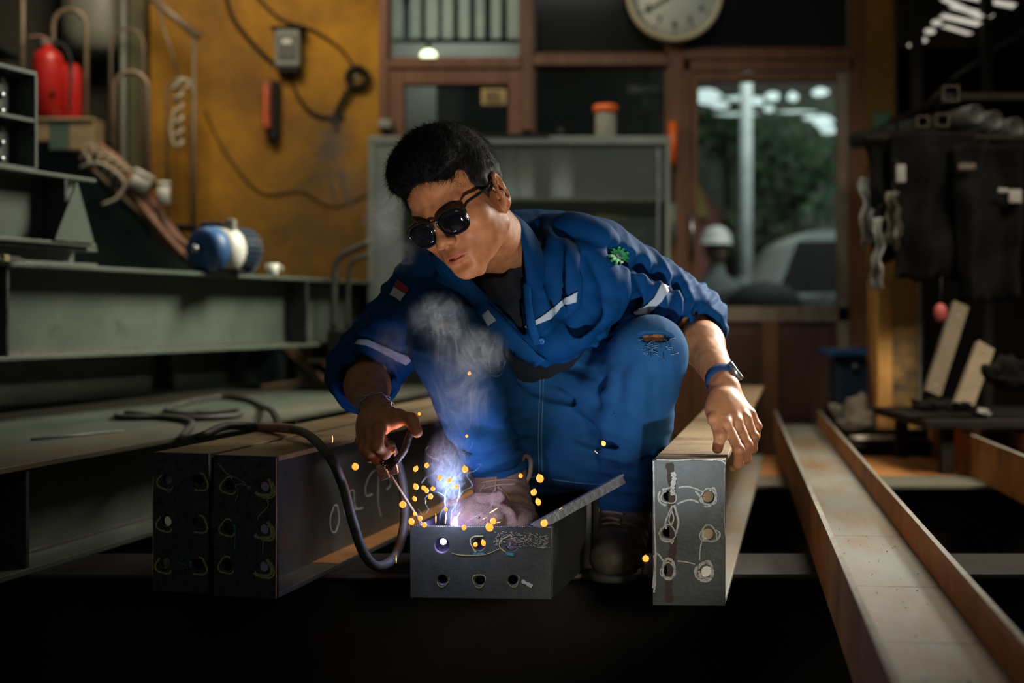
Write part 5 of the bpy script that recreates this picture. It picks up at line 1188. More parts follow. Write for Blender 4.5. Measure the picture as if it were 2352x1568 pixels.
jf = [folds(PA(1400,700,2.66), .11, (.55,0,.85), .036, .013, 1.), folds(PA(1300,760,2.66), .10, (.9,0,-.45), .040, .012, 2.), folds(PA(1280,640,2.66), .12, (1,0,.25), .050, .008, 3.),
      folds(PA(1130,730,2.66), .12, (.7,0,.7), .045, .009, 4.), folds(PA(1330,540,2.74), .10, (.9,0,.3), .045, .007, 5.)]
jt.disp = lambda p: 1.5*sum(g(p) for g in jf)+.0022*snoise(p, 34, 1.)
jk = Sdf(); jk.fn(jt, CH, 9, .03)
LC = LE+(LW-LE)*.22; RC = RE+(RW-RE)*.26
jk.cap(LS, LE, .082, .070, .035); jk.cap(LS+(LE-LS)*.45, LE, .072, .074, .02); jk.cap(LE, LC, .068, .056, .02)
jk.cap(RS, RE, .080, .068, .035); jk.cap(RE, RC, .068, .062, .02)
def planecut(c, n_, R): 
    c = A3(c); n_ = A3(n_); n_ = n_/np.linalg.norm(n_)
    def g(p):
        q = p-c; t = q@n_; r = np.sqrt(np.maximum((q**2).sum(1)-t*t, 0)); return np.maximum(-t, r-R)
    return g
jk.fn(planecut(LC, LW-LE, .10), LC, .16, .004, 's'); jk.fn(planecut(RC, RW-RE, .105), RC, .16, .004, 's')
up_ = [[(1300,560),(1308,640),(1322,730)], [(1350,565),(1392,640),(1402,700),(1335,768)], [(1440,625),(1405,690),(1352,735)], [(1445,600),(1490,665),(1540,715),(1590,760)], [(1410,728),(1480,700),(1560,688)], [(1232,625),(1242,690),(1236,750)],
       [(965,700),(905,765),(860,835)], [(945,715),(885,735),(830,800)], [(1480,740),(1530,748),(1580,785)], [(1262,800),(1300,780),(1345,750)], [(1250,505),(1330,520),(1400,550)], [(1010,650),(1080,720),(1150,780)]]
dn_ = [[(1328,600),(1348,690),(1310,758)], [(1405,575),(1470,612),(1560,662)], [(1372,705),(1300,785)], [(1500,722),(1585,745)], [(1275,560),(1278,650),(1285,735)], [(1425,640),(1460,700),(1500,735)], [(1222,520),(1260,600),(1262,640)]]
it_ = list(creases(jk, up_, 1, .017, .006, .028)) + list(creases(jk, dn_, -1, .010, .004, .022))
add_creases(jk, it_)
# cuff mouths
jk.cap(LC-(LW-LE)*.05, LC+(LW-LE)*.3, .047, .047, .004, 's'); jk.cap(RC-(RW-RE)*.05, RC+(RW-RE)*.3, .051, .051, .004, 's')
ax_l = (LE-LS); ax_r = (RE-RS); fa_l = LW-LE; fa_r = RW-RE
sf_ = [folds(LE+(LS-LE)*.05, .11, ax_l*.6+fa_l*.5, .034, .014, 1.4, 1.5), folds(LS+(LE-LS)*.45, .12, ax_l+np.array([0,0,.16]), .045, .012, 2.4, 1.5), folds(LS, .09, ax_l, .05, .006, .4),
       folds(RE, .12, ax_r*.5+fa_r*.6, .034, .013, 3.4, 1.4), folds(RS+(RE-RS)*.45, .12, ax_r+np.array([.1,0,0]), .045, .010, 4.4, 1.5)]
jk.disp = lambda p: 1.35*sum(g(p) for g in sf_)+.0016*snoise(p, 50, 3.)
v, f = sdf_mesh(jk, (-.42,2.46,.62), (.54,3.10,1.22), .0036)
def cloth_mat(name, c1, c2, scale=7, weave=900, rough=.75, spots=None, bump=.35):
    m = mat(name, c1, c2, rough, 0, scale, 0, spec=.12); nt = m.node_tree; N = nt.nodes; L = nt.links; b = N['Principled BSDF']
    bn = N.new('ShaderNodeBump'); bn.inputs['Strength'].default_value = bump; bn.inputs['Distance'].default_value = .001
    tc = N.new('ShaderNodeTexCoord'); n2 = N.new('ShaderNodeTexNoise'); n2.inputs['Scale'].default_value = weave; n2.inputs['Detail'].default_value = 3; L.new(tc.outputs['Object'], n2.inputs['Vector'])
    L.new(n2.outputs['Fac'], bn.inputs['Height']); L.new(bn.outputs[0], b.inputs['Normal']); pass
    return m
M['jacket'] = cloth_mat('royal_blue_twill', (.0008,.038,.125), (.0018,.050,.160))
jacket = sub(np_mesh('jacket', v, f, M['jacket'])); 
def jsub(o): o.parent = jacket; o.data.transform(MANI); return o
# cuffs, collar, placket, tapes, badges
def ringtube(c, ax, r, w_, th, m, name, k=28, wob=.0):
    ax = Vector(ax).normalized(); u = ax.orthogonal().normalized(); w2 = ax.cross(u); V = []; F = []; prof = [(-w_/2,0),(-w_/2,th),(0,th*1.35),(w_/2,th),(w_/2,0)]
    for i in range(k):
        a = 6.2832*i/k; d = u*math.cos(a)+w2*math.sin(a); rr = r*(1+wob*math.sin(a*3+1))
        for (h, t_) in prof: V.append(Vector(c)+ax*h+d*(rr+t_))
    n = len(prof)
    for i in range(k):
        for j in range(n): F.append((i*n+j, i*n+(j+1) % n, ((i+1) % k)*n+(j+1) % n, ((i+1) % k)*n+j))
    return np_mesh(name, np.array([tuple(x) for x in V]), np.array(F), m)
jsub(ringtube(LC-(LW-LE)*.10, LW-LE, .050, .046, .009, M['jacket'], 'rolled_cuff', wob=.05)); jsub(ringtube(RC-(RW-RE)*.12, RW-RE, .056, .060, .010, M['jacket'], 'rolled_cuff', wob=.06))
def collar_strip(pts, m):
    """folded collar leaf: list of (edge point, fold point) pairs"""
    V = []; F = []; n = len(pts)
    for (a, b) in pts:
        a = A3(a); b = A3(b); mid = (a+b)/2; nn = np.array([0,-.010,.004]); V += [a, (a*2+b)/3+nn*.7, (a+b*2)/3+nn, b, b+np.array([0,.006,-.004]), a+np.array([0,.006,-.002])]
    for i in range(n-1):
        for j in range(6): F.append((i*6+j, i*6+(j+1) % 6, (i+1)*6+(j+1) % 6, (i+1)*6+j))
    o = np_mesh('collar', np.array(V), np.array(F), m); s_ = o.modifiers.new('s', 'SUBSURF'); s_.levels = s_.render_levels = 2; return o
jsub(collar_strip([(PA(1168,482,2.66),PA(1160,490,2.66)),(PA(1215,510,2.645),PA(1178,498,2.62)),(PA(1244,560,2.615),PA(1196,545,2.585)),(PA(1256,610,2.60),PA(1203,600,2.575)),(PA(1252,650,2.595),PA(1207,640,2.58)),(PA(1245,668,2.60),PA(1209,652,2.585))], M['jacket']))
jsub(collar_strip([(PA(985,560,2.69),PA(1000,556,2.68)),(PA(985,592,2.64),PA(1020,585,2.62)),(PA(1010,640,2.615),PA(1056,612,2.60)),(PA(1060,690,2.60),PA(1092,648,2.595)),(PA(1098,712,2.60),PA(1122,680,2.60))], M['jacket']))
M['placket'] = cloth_mat('blue_placket', (.004,.055,.17), (.008,.080,.22))
jsub(patch('placket', jk, [(1078,655),(1110,690),(1150,728),(1190,768),(1225,800),(1256,822),(1232,838),(1200,822),(1160,790),(1120,752),(1086,716),(1056,680)], M['placket'], None, 40, 6, .004, .003))
jsub(patch('placket', jk, [(1206,650),(1209,700),(1214,745),(1226,790),(1246,790),(1232,745),(1226,700),(1222,650)], M['placket'], None, 30, 4, .004, .003))
M['tape'] = mat('grey_reflective_tape', (.38,.40,.42), (.46,.48,.50), .7, 0, 60, .15)
for q in ([(1208,748),(1240,728),(1268,706),(1288,690),(1325,668),(1323,692),(1292,702),(1276,722),(1246,738),(1216,752)], [(1454,718),(1475,706),(1500,684),(1518,652),(1536,660),(1520,692),(1490,716),(1462,722)],
          [(824,778),(848,776),(880,790),(915,806),(948,822),(932,838),(905,822),(870,804),(842,790),(818,790)], [(1104,724),(1120,712),(1138,736),(1120,748)]):
    jsub(patch('reflective_tape', jk, q, M['tape'], None, 34 if len(q) > 4 else 8, 6, .0030 if len(q) > 4 else .0085, .0018))
jsub(patch('flag_patch', jk, [(917,642),(942,662),(935,677),(908,660)], mat('flag_red', (.50,.03,.04), (.42,.025,.035), .8, 0, 60), None, 10, 6, .003, .0018))
jsub(patch('flag_patch', jk, [(908,660),(934,677),(921,693),(898,678)], mat('flag_white', (.60,.60,.57), (.52,.52,.5), .8, 0, 60), None, 10, 6, .003, .0018))
def gear(u, v_):
    a = u*6.2832; r = 17*(1+.13*np.sign(np.sin(a*11)))*v_+.5; return np.stack([1419+r*np.cos(a)*1.25, 587+r*np.sin(a)*1.15], 1)
jsub(patch('gear_badge', jk, [(0,0)]*4, mat('badge_green', (.02,.28,.06), (.015,.2,.05), .7, 0, 80), None, 90, 4, .003, .0022, gear))
jsub(patch('badge_centre', jk, [(0,0)]*4, mat('badge_grey', (.30,.36,.34), (.10,.28,.12), .7, 0, 90), None, 24, 3, .0055, .0012, lambda u, v_: np.stack([1419+9.5*v_*np.cos(u*6.2832), 587+9*v_*np.sin(u*6.2832)], 1)))
jsub(patch('badge_star', jk, [(0,0)]*4, mat('badge_dark', (.01,.16,.04)), None, 41, 3, .0070, .0008, lambda u, v_: np.stack([1419+(5.5+1.8*np.cos(u*6.2832*5))*v_*np.cos(u*6.2832), 587+(5.5+1.8*np.cos(u*6.2832*5))*v_*np.sin(u*6.2832)], 1)))
p_, _ = trace(jk, [1247], [783]); n_ = jk.normal(p_)
mb = MB(); mb.lathe([(.0001,.003),(.003,.0032),(.0042,.0045),(.0058,.0042),(.0062,.002),(.0060,0)], p_[0]+n_[0]*.001, n_[0], 20); jsub(mb.build('button', mat('blue_button', (.05,.16,.45), None, .25)))
for (x_, y_) in ((1186,722),(1194,735),(1163,770),(1140,745)):
    p_, _ = trace(jk, [x_], [y_]); n_ = jk.normal(p_); mb = MB(); mb.lathe([(.0001,.002),(.0028,.002),(.003,0)], p_[0]+n_[0]*.001, n_[0], 12); jsub(mb.build('snap', M['steel']))
# ---------------------------------------------------------- jeans
jn = Sdf()
jn.ell(PA(1245,985,2.985), (.180,.135,.130), None, .05); jn.cap(PA(1240,830,2.92), PA(1245,960,2.98), .135, .14, .05)
jn.cap(LH, LK, .100, .066, .05); jn.cap(RH, RK, .100, .066, .05)
jn.cap(PA(1290,880,2.93), PA(1425,812,2.84), .075, .060, .05); kl = LK+(LA-LK)*.40; kr = RK+(RA-RK)*.40
jn.cap(LK, kl, .064, .062, .03); jn.cap(kl, LA+np.array([0,.0,.030]), .062, .056, .02); jn.cap(RK, kr, .064, .061, .03); jn.cap(kr, RA+np.array([-.004,0,.022]), .061, .053, .02)
jn.cap(PA(1230,930,2.86), PA(1300,1000,2.86), .09, .09, .06); jn.cap(PA(1270,1010,2.86), PA(1340,1020,2.86), .065, .075, .05)
jn.ell(PA(1508,775,2.605), (.030,.030,.0090), None, .004, 's'); jn.ell(PA(1018,742,2.500), (.026,.032,.014), None, .004, 's')
jn.disp = None
it_ = list(creases(jn, [[(1420,870),(1412,960),(1396,1070)], [(1470,850),(1455,960),(1430,1060)], [(1085,800),(1120,900),(1165,1010)], [(1290,870),(1370,930),(1425,990)], [(1040,990),(1100,1010),(1160,1005)], [(1070,1040),(1120,1050),(1190,1040)]], 1, .016, .006, .03)) + \
      list(creases(jn, [[(1385,880),(1412,920),(1430,960)], [(1330,1008),(1390,1012),(1435,1006)], [(1185,860),(1260,905),(1350,925)], [(1060,1020),(1130,1030),(1200,1022)], [(1130,850),(1155,940),(1180,1010)]], -1, .007, .001, .016))
add_creases(jn, it_)
jfo = [folds(PA(1420,900,2.72), .10, (.4,0,1), .050, .012, 1.), folds(PA(1130,1020,2.70), .10, (-.3,0,1), .030, .011, 2.), folds(PA(1460,1070,2.76), .09, (.2,0,1), .034, .009, 3.), folds(PA(1290,950,2.8), .16, (.35,0,1), .055, .008, 4.),
       folds(PA(1100,860,2.66), .12, (1,0,.5), .050, .008, 5.), folds(PA(1500,880,2.64), .12, (1,0,.2), .055, .006, 6.), folds(PA(1020,760,2.52), .09, (.3,0,1), .034, .006, 2.6)]
jn.disp = lambda p: sum(g(p) for g in jfo)+.0018*snoise(p, 42, 2.)
v, f = sdf_mesh(jn, (-.30,2.42,.44), (.50,3.2,1.06), .0036)
M['jeans'] = cloth_mat('washed_blue_denim', (.008,.055,.145), (.020,.090,.21), 5, 700, .85, bump=.6)
jeans = sub(np_mesh('jeans', v, f, M['jeans']))
def nsub(o): o.parent = jeans; o.data.transform(MANI); return o
M['thread'] = mat('pale_thread', (.12,.22,.36), (.08,.17,.30), .9)
def seam(pts, S_=jn, m='thread', r=.0009, off=.001, par=nsub, nm='seam'):
    a = np.array(pts, float); t = np.linspace(0, len(a)-1, 50); i = np.minimum(t.astype(int), len(a)-2); fr = (t-i)[:,None]; q = a[i]*(1-fr)+a[i+1]*fr
    p, h_ = trace(S_, q[:,0], q[:,1]); n_ = S_.normal(p, .004); mb = MB(); mb.tube([Vector(x) for x in p+n_*off], r, 5); return par(mb.build(nm, M[m]))
seam([(1242,850),(1238,930),(1236,1000),(1238,1085)]); seam([(1249,850),(1246,930),(1243,1000),(1245,1085)])
seam([(1270,1100),(1330,1108),(1385,1112)], r=.0007)
random.seed(12); fp = []
for (cx_, cy_, w_, h_) in ((1503,788,38,26),(1018,754,32,16)):
    for k in range(30):
        x_ = cx_+random.uniform(-w_, w_); y_ = cy_+random.uniform(-h_*.4, h_); l_ = random.uniform(6, 24); dy = random.uniform(-5,5) if k % 3 else 14; fp += [(x_+l_*u*(1 if k % 3 else .2), y_+dy*u+1.5*math.sin(u*5+k)) for u in np.linspace(0, 1, 7)]
fp = np.array(fp); p_, h_ = trace(jn, fp[:,0], fp[:,1]); n_ = jn.normal(p_, .004)
for k in range(60):
    mb = MB(); off = random.uniform(.001, .004); mb.tube([Vector(x) for x in (p_+n_*off)[k*7:k*7+7]], .0007, 4); nsub(mb.build('frayed_thread', M['thread' if k % 3 else 'tee']))
# ---------------------------------------------------------- boots
def boot(A_, toe, side, m, sole_z, label=None):
    b = Sdf(); A_ = A3(A_); toe = A3(toe); hee = A_+np.array([0,.028,-.055]); hee[2] = sole_z+.034
    toe[2] = sole_z+.034; mid = (hee+toe)/2; mid[2] = sole_z+.050
    b.cap(A_+np.array([0,0,.026]), A_+np.array([0,0,-.02]), .047, .049, .03); b.cap(A_+np.array([0,-.005,-.02]), mid, .046, .042, .03); b.cap(mid, toe, .041, .036, .03); b.cap(hee, mid, .034, .038, .03)
    b.ell(toe+np.array([0,.01,.006]), (.048,.052,.034), None, .02)
    b.cap(A_+np.array([0,0,.036]), A_+np.array([0,0,.12]), .040, .044, .006, 's')
    b.fn(lambda p: -(p[:,2]-sole_z-.012), toe, 9, .001, 'i')
    fo = folds(mid+np.array([0,0,.03]), .06, toe-A_, .020, .005, 2.); b.disp = lambda p: fo(p)+.0010*snoise(p, 120, 1.)
    lo = np.minimum(A_, toe)-.09; hi = np.maximum(A_, toe)+.12; v, f = sdf_mesh(b, lo, hi, .0028)
    root = sub(np_mesh('boot', v, f, m))
    s_ = Sdf(); s_.cap(hee*np.array([1,1,0])+np.array([0,0,sole_z+.008]), toe*np.array([1,1,0])+np.array([0,-.002,sole_z+.008]), .042, .050, .02); s_.fn(lambda p: np.maximum(p[:,2]-sole_z-.015, sole_z-p[:,2]), toe, 9, .002, 'i')
    s_.disp = None; v, f = sdf_mesh(s_, lo-.02, hi+.01, .0035); o = np_mesh('sole', v, f, M['rubber']); o.parent = root; o.data.transform(MANI)
    return root, b
M['boot_leather'] = mat('brown_suede', (.150,.090,.062), (.215,.135,.095), .8, 0, 25, .5); M['boot_shaded'] = mat('shaded_suede', (.055,.043,.025), (.08,.062,.036), .6, 0, 20, .4)  # left boot's leather is darkened, its shade put into the colour
zw = ZT+.064+.0045
rbt, rbs = boot(RA, PA(1188,1200,2.655), 1, M['boot_leather'], zw)
lbt, lbs = boot(LA, PA(1412,1280,2.725), 1, M['boot_shaded'], ZT)
M['lace'] = mat('tan_lace', (.34,.22,.15), (.27,.17,.12), .8)
def laces(S_, root, rows, m):
    for k, (a, b) in enumerate(rows):
        q = np.linspace(a, b, 14); q[:,1] -= 3*np.sin(np.linspace(0, 3.14, 14)); p, h_ = trace(S_, q[:,0], q[:,1]); n_ = S_.normal(p, .004); mb = MB(); mb.tube([Vector(x) for x in p+n_*.002], .0022, 6); o = mb.build('lace', m); o.parent = root; o.data.transform(MANI)
laces(rbs, rbt, [((1105,1108),(1190,1102)),((1110,1122),(1186,1112)),((1116,1112),(1100,1136)),((1140,1094),(1138,1142)),((1144,1118),(1172,1150))], M['lace'])
laces(lbs, lbt, [((1386,1176),(1432,1182)),((1384,1192),(1425,1196)),((1386,1204),(1425,1206))], M['lace'])
mb = MB(); q = RA+np.array([.050,-.02,.030]); mb.tube(spline([q+np.array([-.010,0,-.03]), q+np.array([-.012,0,-.004]), q+np.array([-.002,0,.010]), q+np.array([.008,0,0]), q+np.array([.006,0,-.025]), q+np.array([-.004,0,-.045])], 8), .0045, 8)
o = mb.build('pull_loop', M['boot_leather']); o.parent = rbt; o.data.transform(MANI)
# ---------------------------------------------------------- sunglasses
M['frame'] = mat('glossy_dark_frame', (.012,.010,.010), None, .12, 0, spec=.7); M['lens'] = mat('black_lens', (.004,.004,.006), None, .04, 0, spec=.9)
sg = thing('sunglasses', None, None, (0,0,0)); sg.parent = man; sg['label'] = 'black rounded sunglasses'
def wv(x, y, z): return Vector(hw(x, y, z))
def lens_outline(s, k=1.0, n=30):
    out = []
    for i in range(n):
        a = 6.2832*i/n; ca_, sa_ = math.cos(a), math.sin(a); x = (abs(ca_)**.74)*math.copysign(1, ca_)*.0272*k; z = (abs(sa_)**.78)*math.copysign(1, sa_)*.0225*k
        if z > 0: x *= 1.06
        xx = s*.0330+s*x; yy = .1045-.30*(abs(xx)-.008)**1.0*.42-.0006*0; zz = .0045+z; yy += .08*(z)   # tilts back a little at the cheek
        out.append(wv(xx, yy, zz))
    return out
for s in (-1, 1):
    ol = lens_outline(s); mb = MB(); mb.tube(ol, .0020, 8, closed=True); o = mb.build('rim', M['frame']); o.parent = sg; o.data.transform(MANI)
    li = lens_outline(s, .985); c_ = sum(li, Vector())/len(li)+HF*.0020; V = []; n = len(li)
    for t in (1, .66, .33): V += [c_+(p-c_)*t+HF*(.0060*(1-t*t)) for p in li]
    V.append(c_+HF*.0060); nf = len(V); V += [p-HF*.0022 for p in V]
    F = []
    for r_i in range(2):
        for i in range(n): F.append((r_i*n+i, r_i*n+(i+1) % n, (r_i+1)*n+(i+1) % n, (r_i+1)*n+i)); F.append((nf+r_i*n+i, nf+(r_i+1)*n+i, nf+(r_i+1)*n+(i+1) % n, nf+r_i*n+(i+1) % n))
    for i in range(n): F.append((2*n+i, 2*n+(i+1) % n, nf-1)); F.append((nf+2*n+i, nf+nf-1, nf+2*n+(i+1) % n)); F.append((i, nf+i, nf+(i+1) % n, (i+1) % n))
    o = mesh_obj('lens', V, F, M['lens'], None, True); o.parent = sg; o.data.transform(MANI)
    mb = MB(); hx = .0615; pts = [wv(s*.0595,.0985,.0165), wv(s*.0635,.0945,.0185), wv(s*.066,.080,.022), wv(s*.0735,.055,.021), wv(s*.0775,.020,.020), wv(s*.0780,.002,.026), wv(s*.078,-.016,.020), wv(s*.076,-.026,.004)]
    mb.tube(spline(pts, 6), [.0028]*43, 8); o = mb.build('temple', M['frame']); o.parent = sg; o.data.transform(MANI)
mb = MB(); mb.tube(spline([wv(-.0085,.1045,.016), wv(-.004,.1075,.0195), wv(.004,.1075,.0195), wv(.0085,.1045,.016)], 6), .0022, 8); o = mb.build('bridge', M['frame']); o.parent = sg; o.data.transform(MANI)
# ---------------------------------------------------------- watch and bracelet
wt = thing('wristwatch', None, None, (0,0,0)); wt.parent = man; wt['label'] = 'round steel watch on a navy strap'
ax = Vector(LW-LE).normalized(); wc = Vector(LW-(LW-LE)*.10)
def adopt(o, par): o.parent = par; o.data.transform(MANI); return o
adopt(ringtube(wc, ax, .0265, .020, .0035, cloth_mat('navy_strap', (.012,.035,.10), (.02,.055,.15), 30), 'strap'), wt)
cd = (Vector((.80,-.30,.45))); cd = (cd-ax*cd.dot(ax)).normalized(); cc = wc+cd*.029
mb = MB(); mb.lathe([(.0175,-.004),(.0200,-.002),(.0205,.004),(.0185,.0065),(.0165,.0068),(.0165,.004)], cc, cd, 30); adopt(mb.build('case', M['steel']), wt)
mb = MB(); mb.lathe([(.0001,.0048),(.0165,.0046),(.0165,.003)], cc, cd, 30); adopt(mb.build('dial', mat('watch_dial', (.5,.5,.47), None, .25)), wt)
for a_, l_ in ((.4,.011),(2.2,.007)):
    u_ = cd.orthogonal().normalized(); w2 = cd.cross(u_); d_ = u_*math.cos(a_)+w2*math.sin(a_); mb = MB(); mb.tube([cc+cd*.0054, cc+cd*.0054+d_*l_], .0006, 5); adopt(mb.build('hand', M['black']), wt)
bc = Vector(RW-(RW-RE)*.08); bax = Vector(RW-RE).normalized(); u_ = bax.orthogonal().normalized(); w2 = bax.cross(u_)
br_ = thing('bracelet', None, None, (0,0,0)); br_.parent = man; br_['label'] = 'silver chain bracelet'
for i in range(26):
    a_ = 6.2832*i/26; d_ = u_*math.cos(a_)+w2*math.sin(a_); t_ = bax.cross(d_); c_ = bc+d_*.0325; mb = MB(); k_ = 10; n2 = (d_ if i % 2 else bax)
    mb.tube([c_+t_*math.cos(6.2832*j/k_)*.0050+n2*math.sin(6.2832*j/k_)*.0024 for j in range(k_)], .0012, 5, closed=True); adopt(mb.build('chain_link', M['steel']), br_)
# ============================================================ electrode holder, rod, bar, sparks, smoke
eh = thing('electrode_holder', 'blackened electrode holder with copper jaws gripped in the right hand', 'welding tool', tuple(P(890,1075,2.49)))
EO = P(890,1075,2.49)
def eb(mb, nm, m): o = mb.build(nm, m, eh); o.data.transform(Matrix.Translation(-EO)); return o
copper = mat('scorched_copper', (.38,.20,.15), (.24,.13,.10), .45, .5, 30, .5); soot = mat('sooty_tool_metal', (.05,.035,.03), (.13,.085,.07), .45, .6, 40, .6)
mb = MB(); mb.tube([P(872,1000,2.535), P(886,1040,2.515), P(893,1062,2.505)], [.012,.012,.009], 10); eb(mb, 'handle', M['rubber'])
mb = MB(); mb.tube(spline([P(947,985,2.500), P(938,1005,2.497), P(930,1030,2.495), P(915,1052,2.494), P(898,1068,2.494)], 5), .0070, 8); eb(mb, 'lever', soot)
def blk(p0, p1, w_, d_, nm, m):
    a, b = p0, p1; n_ = (b-a).normalized(); s_ = n_.cross(Vector((0,1,0))).normalized(); mb = MB(); mb.obox((a+b)/2, n_, s_, n_.cross(s_), (b-a).length/2, w_, d_); o = eb(mb, nm, m)
    bv = o.modifiers.new('b', 'BEVEL'); bv.width = .0015; bv.segments = 2; return o
blk(P(873,1072,2.49), P(886,1100,2.49), .0085, .008, 'jaw', copper); blk(P(900,1062,2.492), P(906,1088,2.494), .0075, .007, 'jaw', copper); blk(P(868,1060,2.50), P(876,1078,2.495), .006, .008, 'jaw_root', M['chalk'] if False else M['edge'])
mb = MB()
for k in range(7):
    c_ = P(876,1048,2.492).lerp(P(905,1072,2.49), k/6); mb.tube([c_+Vector((.007*math.cos(a*.7), .011*math.sin(a*.7)*.6, .009*math.sin(a*.7+k*.3))) for a in range(10)], .0013, 5)
g = eb(mb, 'spring_coils', M['black_steel']); g['kind'] = 'stuff'
mb = MB(); mb.tube([P(895,1040,2.50), P(905,1028,2.50), P(902,1048,2.496), P(886,1062,2.494)], .0035, 7); eb(mb, 'linkage', soot)
el = thing('welding_electrode', 'thin welding rod running from the holder jaws down to the weld', 'welding rod', tuple(P(897,1092,2.495)))
o0, tip = P(895,1088,2.495), P(972,1207,2.560)
MB().tube([o0-o0, (tip-o0)*.96], .0026, 8).build('flux_coating', mat('flux_tan', (.34,.24,.14), (.24,.17,.10), .7, 0, 40), el); MB().tube([(tip-o0)*.95, tip-o0], [.0026,.0018], 8).build('hot_tip', mat('hot_tip', (1,.5,.2), emit=(1,.42,.12), estr=6), el)
wp = thing('weld_pool', 'glowing white-violet molten spot at the left corner of the plate', 'weld', tuple(P(966,1212,2.555)))
MB().ball((0,0,0), (.008,.005,.0035), 12).build('melt', mat('melt_glow', (1,.9,1), emit=(.85,.70,1), estr=9), wp)
MB().ball((.040,.015,-.027), (.006,.004,.006), 12).build('arc_core', mat('arc_core', (.7,.6,1), emit=(.42,.22,1), estr=14), wp)
MB().ball((P(1046,1200,2.545)-P(966,1212,2.555)), (.0045,.004,.011), 12).build('arc_flame', mat('arc_flame', (.7,.8,1), emit=(.45,.60,1), estr=10), wp)
# flat bar leaning on the plate
fbr = thing('steel_bar', 'bright blue-lit steel angle bar leaning on the welded plate', 'bar', tuple(P(1228,1212,2.56)))
a_, b_ = P(1228,1209,2.56), P(1432,1096,2.64); d_ = b_-a_; n_ = d_.normalized(); s_ = n_.cross(Vector((0,1,0))).normalized(); mb = MB()
mb.obox(d_/2, n_, s_, n_.cross(s_), d_.length/2, .009, .0016); mb.obox(d_/2+s_*.0085+Vector((0,-.008,0)), n_, s_, n_.cross(s_), d_.length/2, .0016, .009)
mb.build('angle_section', mat('bare_bar', (.42,.44,.48), (.30,.31,.34), .35, .7, 30, .2), fbr)
# leather glove lying in the offcut beside the boot
gl = Sdf(); zg = zw; gb = lambda px, py, Y: PA(px, py, Y)
gl.cap(gb(1080,1190,2.64), gb(1140,1172,2.66), .026, .026, .03); gl.ell(gb(1105,1192,2.63), (.050,.04,.026), None, .02); gl.cap(gb(1060,1200,2.62), gb(1100,1160,2.65), .018, .026, .02)
for q in (((1140,1160),(1172,1182)),((1145,1178),(1182,1198)),((1135,1192),(1165,1208)),((1118,1150),(1150,1140))): gl.cap(gb(*q[0],2.645), gb(*q[1],2.625), .012, .010, .008)
gl.fn(lambda p: -(p[:,2]-zg-.0012), gb(1110,1180,2.64), 9, .002, 'i'); gl.disp = lambda p: .0022*snoise(p, 90, 3.)+.0012*snoise(p, 260, 1.)
v_, f_ = sdf_mesh(gl, (-.16,2.56,zg-.02), (.06,2.74,zg+.16), .003)
go = np_mesh('leather', v_, f_, mat('tan_suede', (.22,.13,.11), (.32,.20,.17), .95, 0, 70, .6)); gt = thing('work_glove', 'crumpled tan suede glove lying in the welded beam beside the boot', 'glove', tuple(P(1110,1200,2.64))); gt.location.z = zg; go.parent = gt; go.data.transform(Matrix.Translation(-gt.location))
tb_ = MB(); tb_.tube(spline([P(1066,1196,2.60), P(1085,1182,2.60), P(1100,1188,2.59)], 5), .0022, 6); so_ = tb_.build('stitching', M['edge'], gt); so_.data.transform(Matrix.Translation(-gt.location))
# sparks
random.seed(77)
spm = mat('spark_glow', (1,.4,.1), emit=(1,.21,.025), estr=2.6); spm2 = mat('spark_hot', (1,.7,.4), emit=(1,.36,.08), estr=4)
def spark_mesh(nm, m, lz, rx_):
    mb = MB(); mb.lathe([(.0002,-1*lz)]+[(rx_*math.cos(a_)*(1 if a_ < .3 else 1-.35*(a_-.3)), math.sin(a_)*lz) for a_ in [x*.196-1.37 for x in range(15)]]+[(.0002,1.12*lz)], (0,0,0), (0,0,1), 16); o = mb.build(nm, m); me = o.data; bpy.data.objects.remove(o); return me
drop = spark_mesh('spark', spm, 1, .8); streak = spark_mesh('spark', spm2, 1, .22)
big = [(816,1071,9,2.40),(925,1158,9,2.42),(1240,1098,10,2.42),(1226,1130,8,2.42),(1236,1152,8,2.42),(1250,1201,9,2.42),(1124,1210,11,2.40),(1068,1077,8,2.45),(1196,1092,6,2.44),(1133,1196,8,2.43),(955,1076,7,2.46),(980,1068,6,2.46),(955,1117,8,2.46),(973,1120,6,2.46),(980,1126,6,2.46),(952,1145,6,2.46),(989,1140,6,2.46),(1010,1097,6,2.46),(1032,1103,6,2.46),(1049,1117,5,2.46),(1024,1170,5,2.46),(953,1180,5,2.47),(965,1190,6,2.46),(945,1197,8,2.44),(975,1205,7,2.44),(1066,1211,6,2.44),(1483,1282,9,2.40),(1386,1018,6,2.44),(1078,857,5,2.44),(1072,1001,4,2.5),(963,950,4,2.50),(994,1122,6,2.45),(1110,1246,7,2.44),(1092,1250,6,2.44)]
thin = [(764,1008,8,2.5,0),(910,1284,9,2.5,0),(1001,1190,11,2.5,0),(1024,1190,13,2.5,.1),(1053,1182,8,2.5,.5),(1134,1172,11,2.5,1.0),(1113,1190,5,2.5,1.1),(1146,1199,5,2.5,1.4),(1288,1167,4,2.5,1.0),(1369,1038,5,2.5,-.9),(978,1152,5,2.5,.1)]
for (x_, y_, r_px, Y) in big:
    o = bpy.data.objects.new('spark', drop); link(o); o.location = P(x_, y_, Y); k = r_px*.95*Y/FPX; o.scale = (k*random.uniform(1.0,1.2), k, k*random.uniform(.9,1.15)); o.rotation_euler = (0, random.uniform(-.5,.5), 0)
    tag(o, 'round glowing orange spark in the air above the weld', 'spark', 'round sparks flying off the weld')
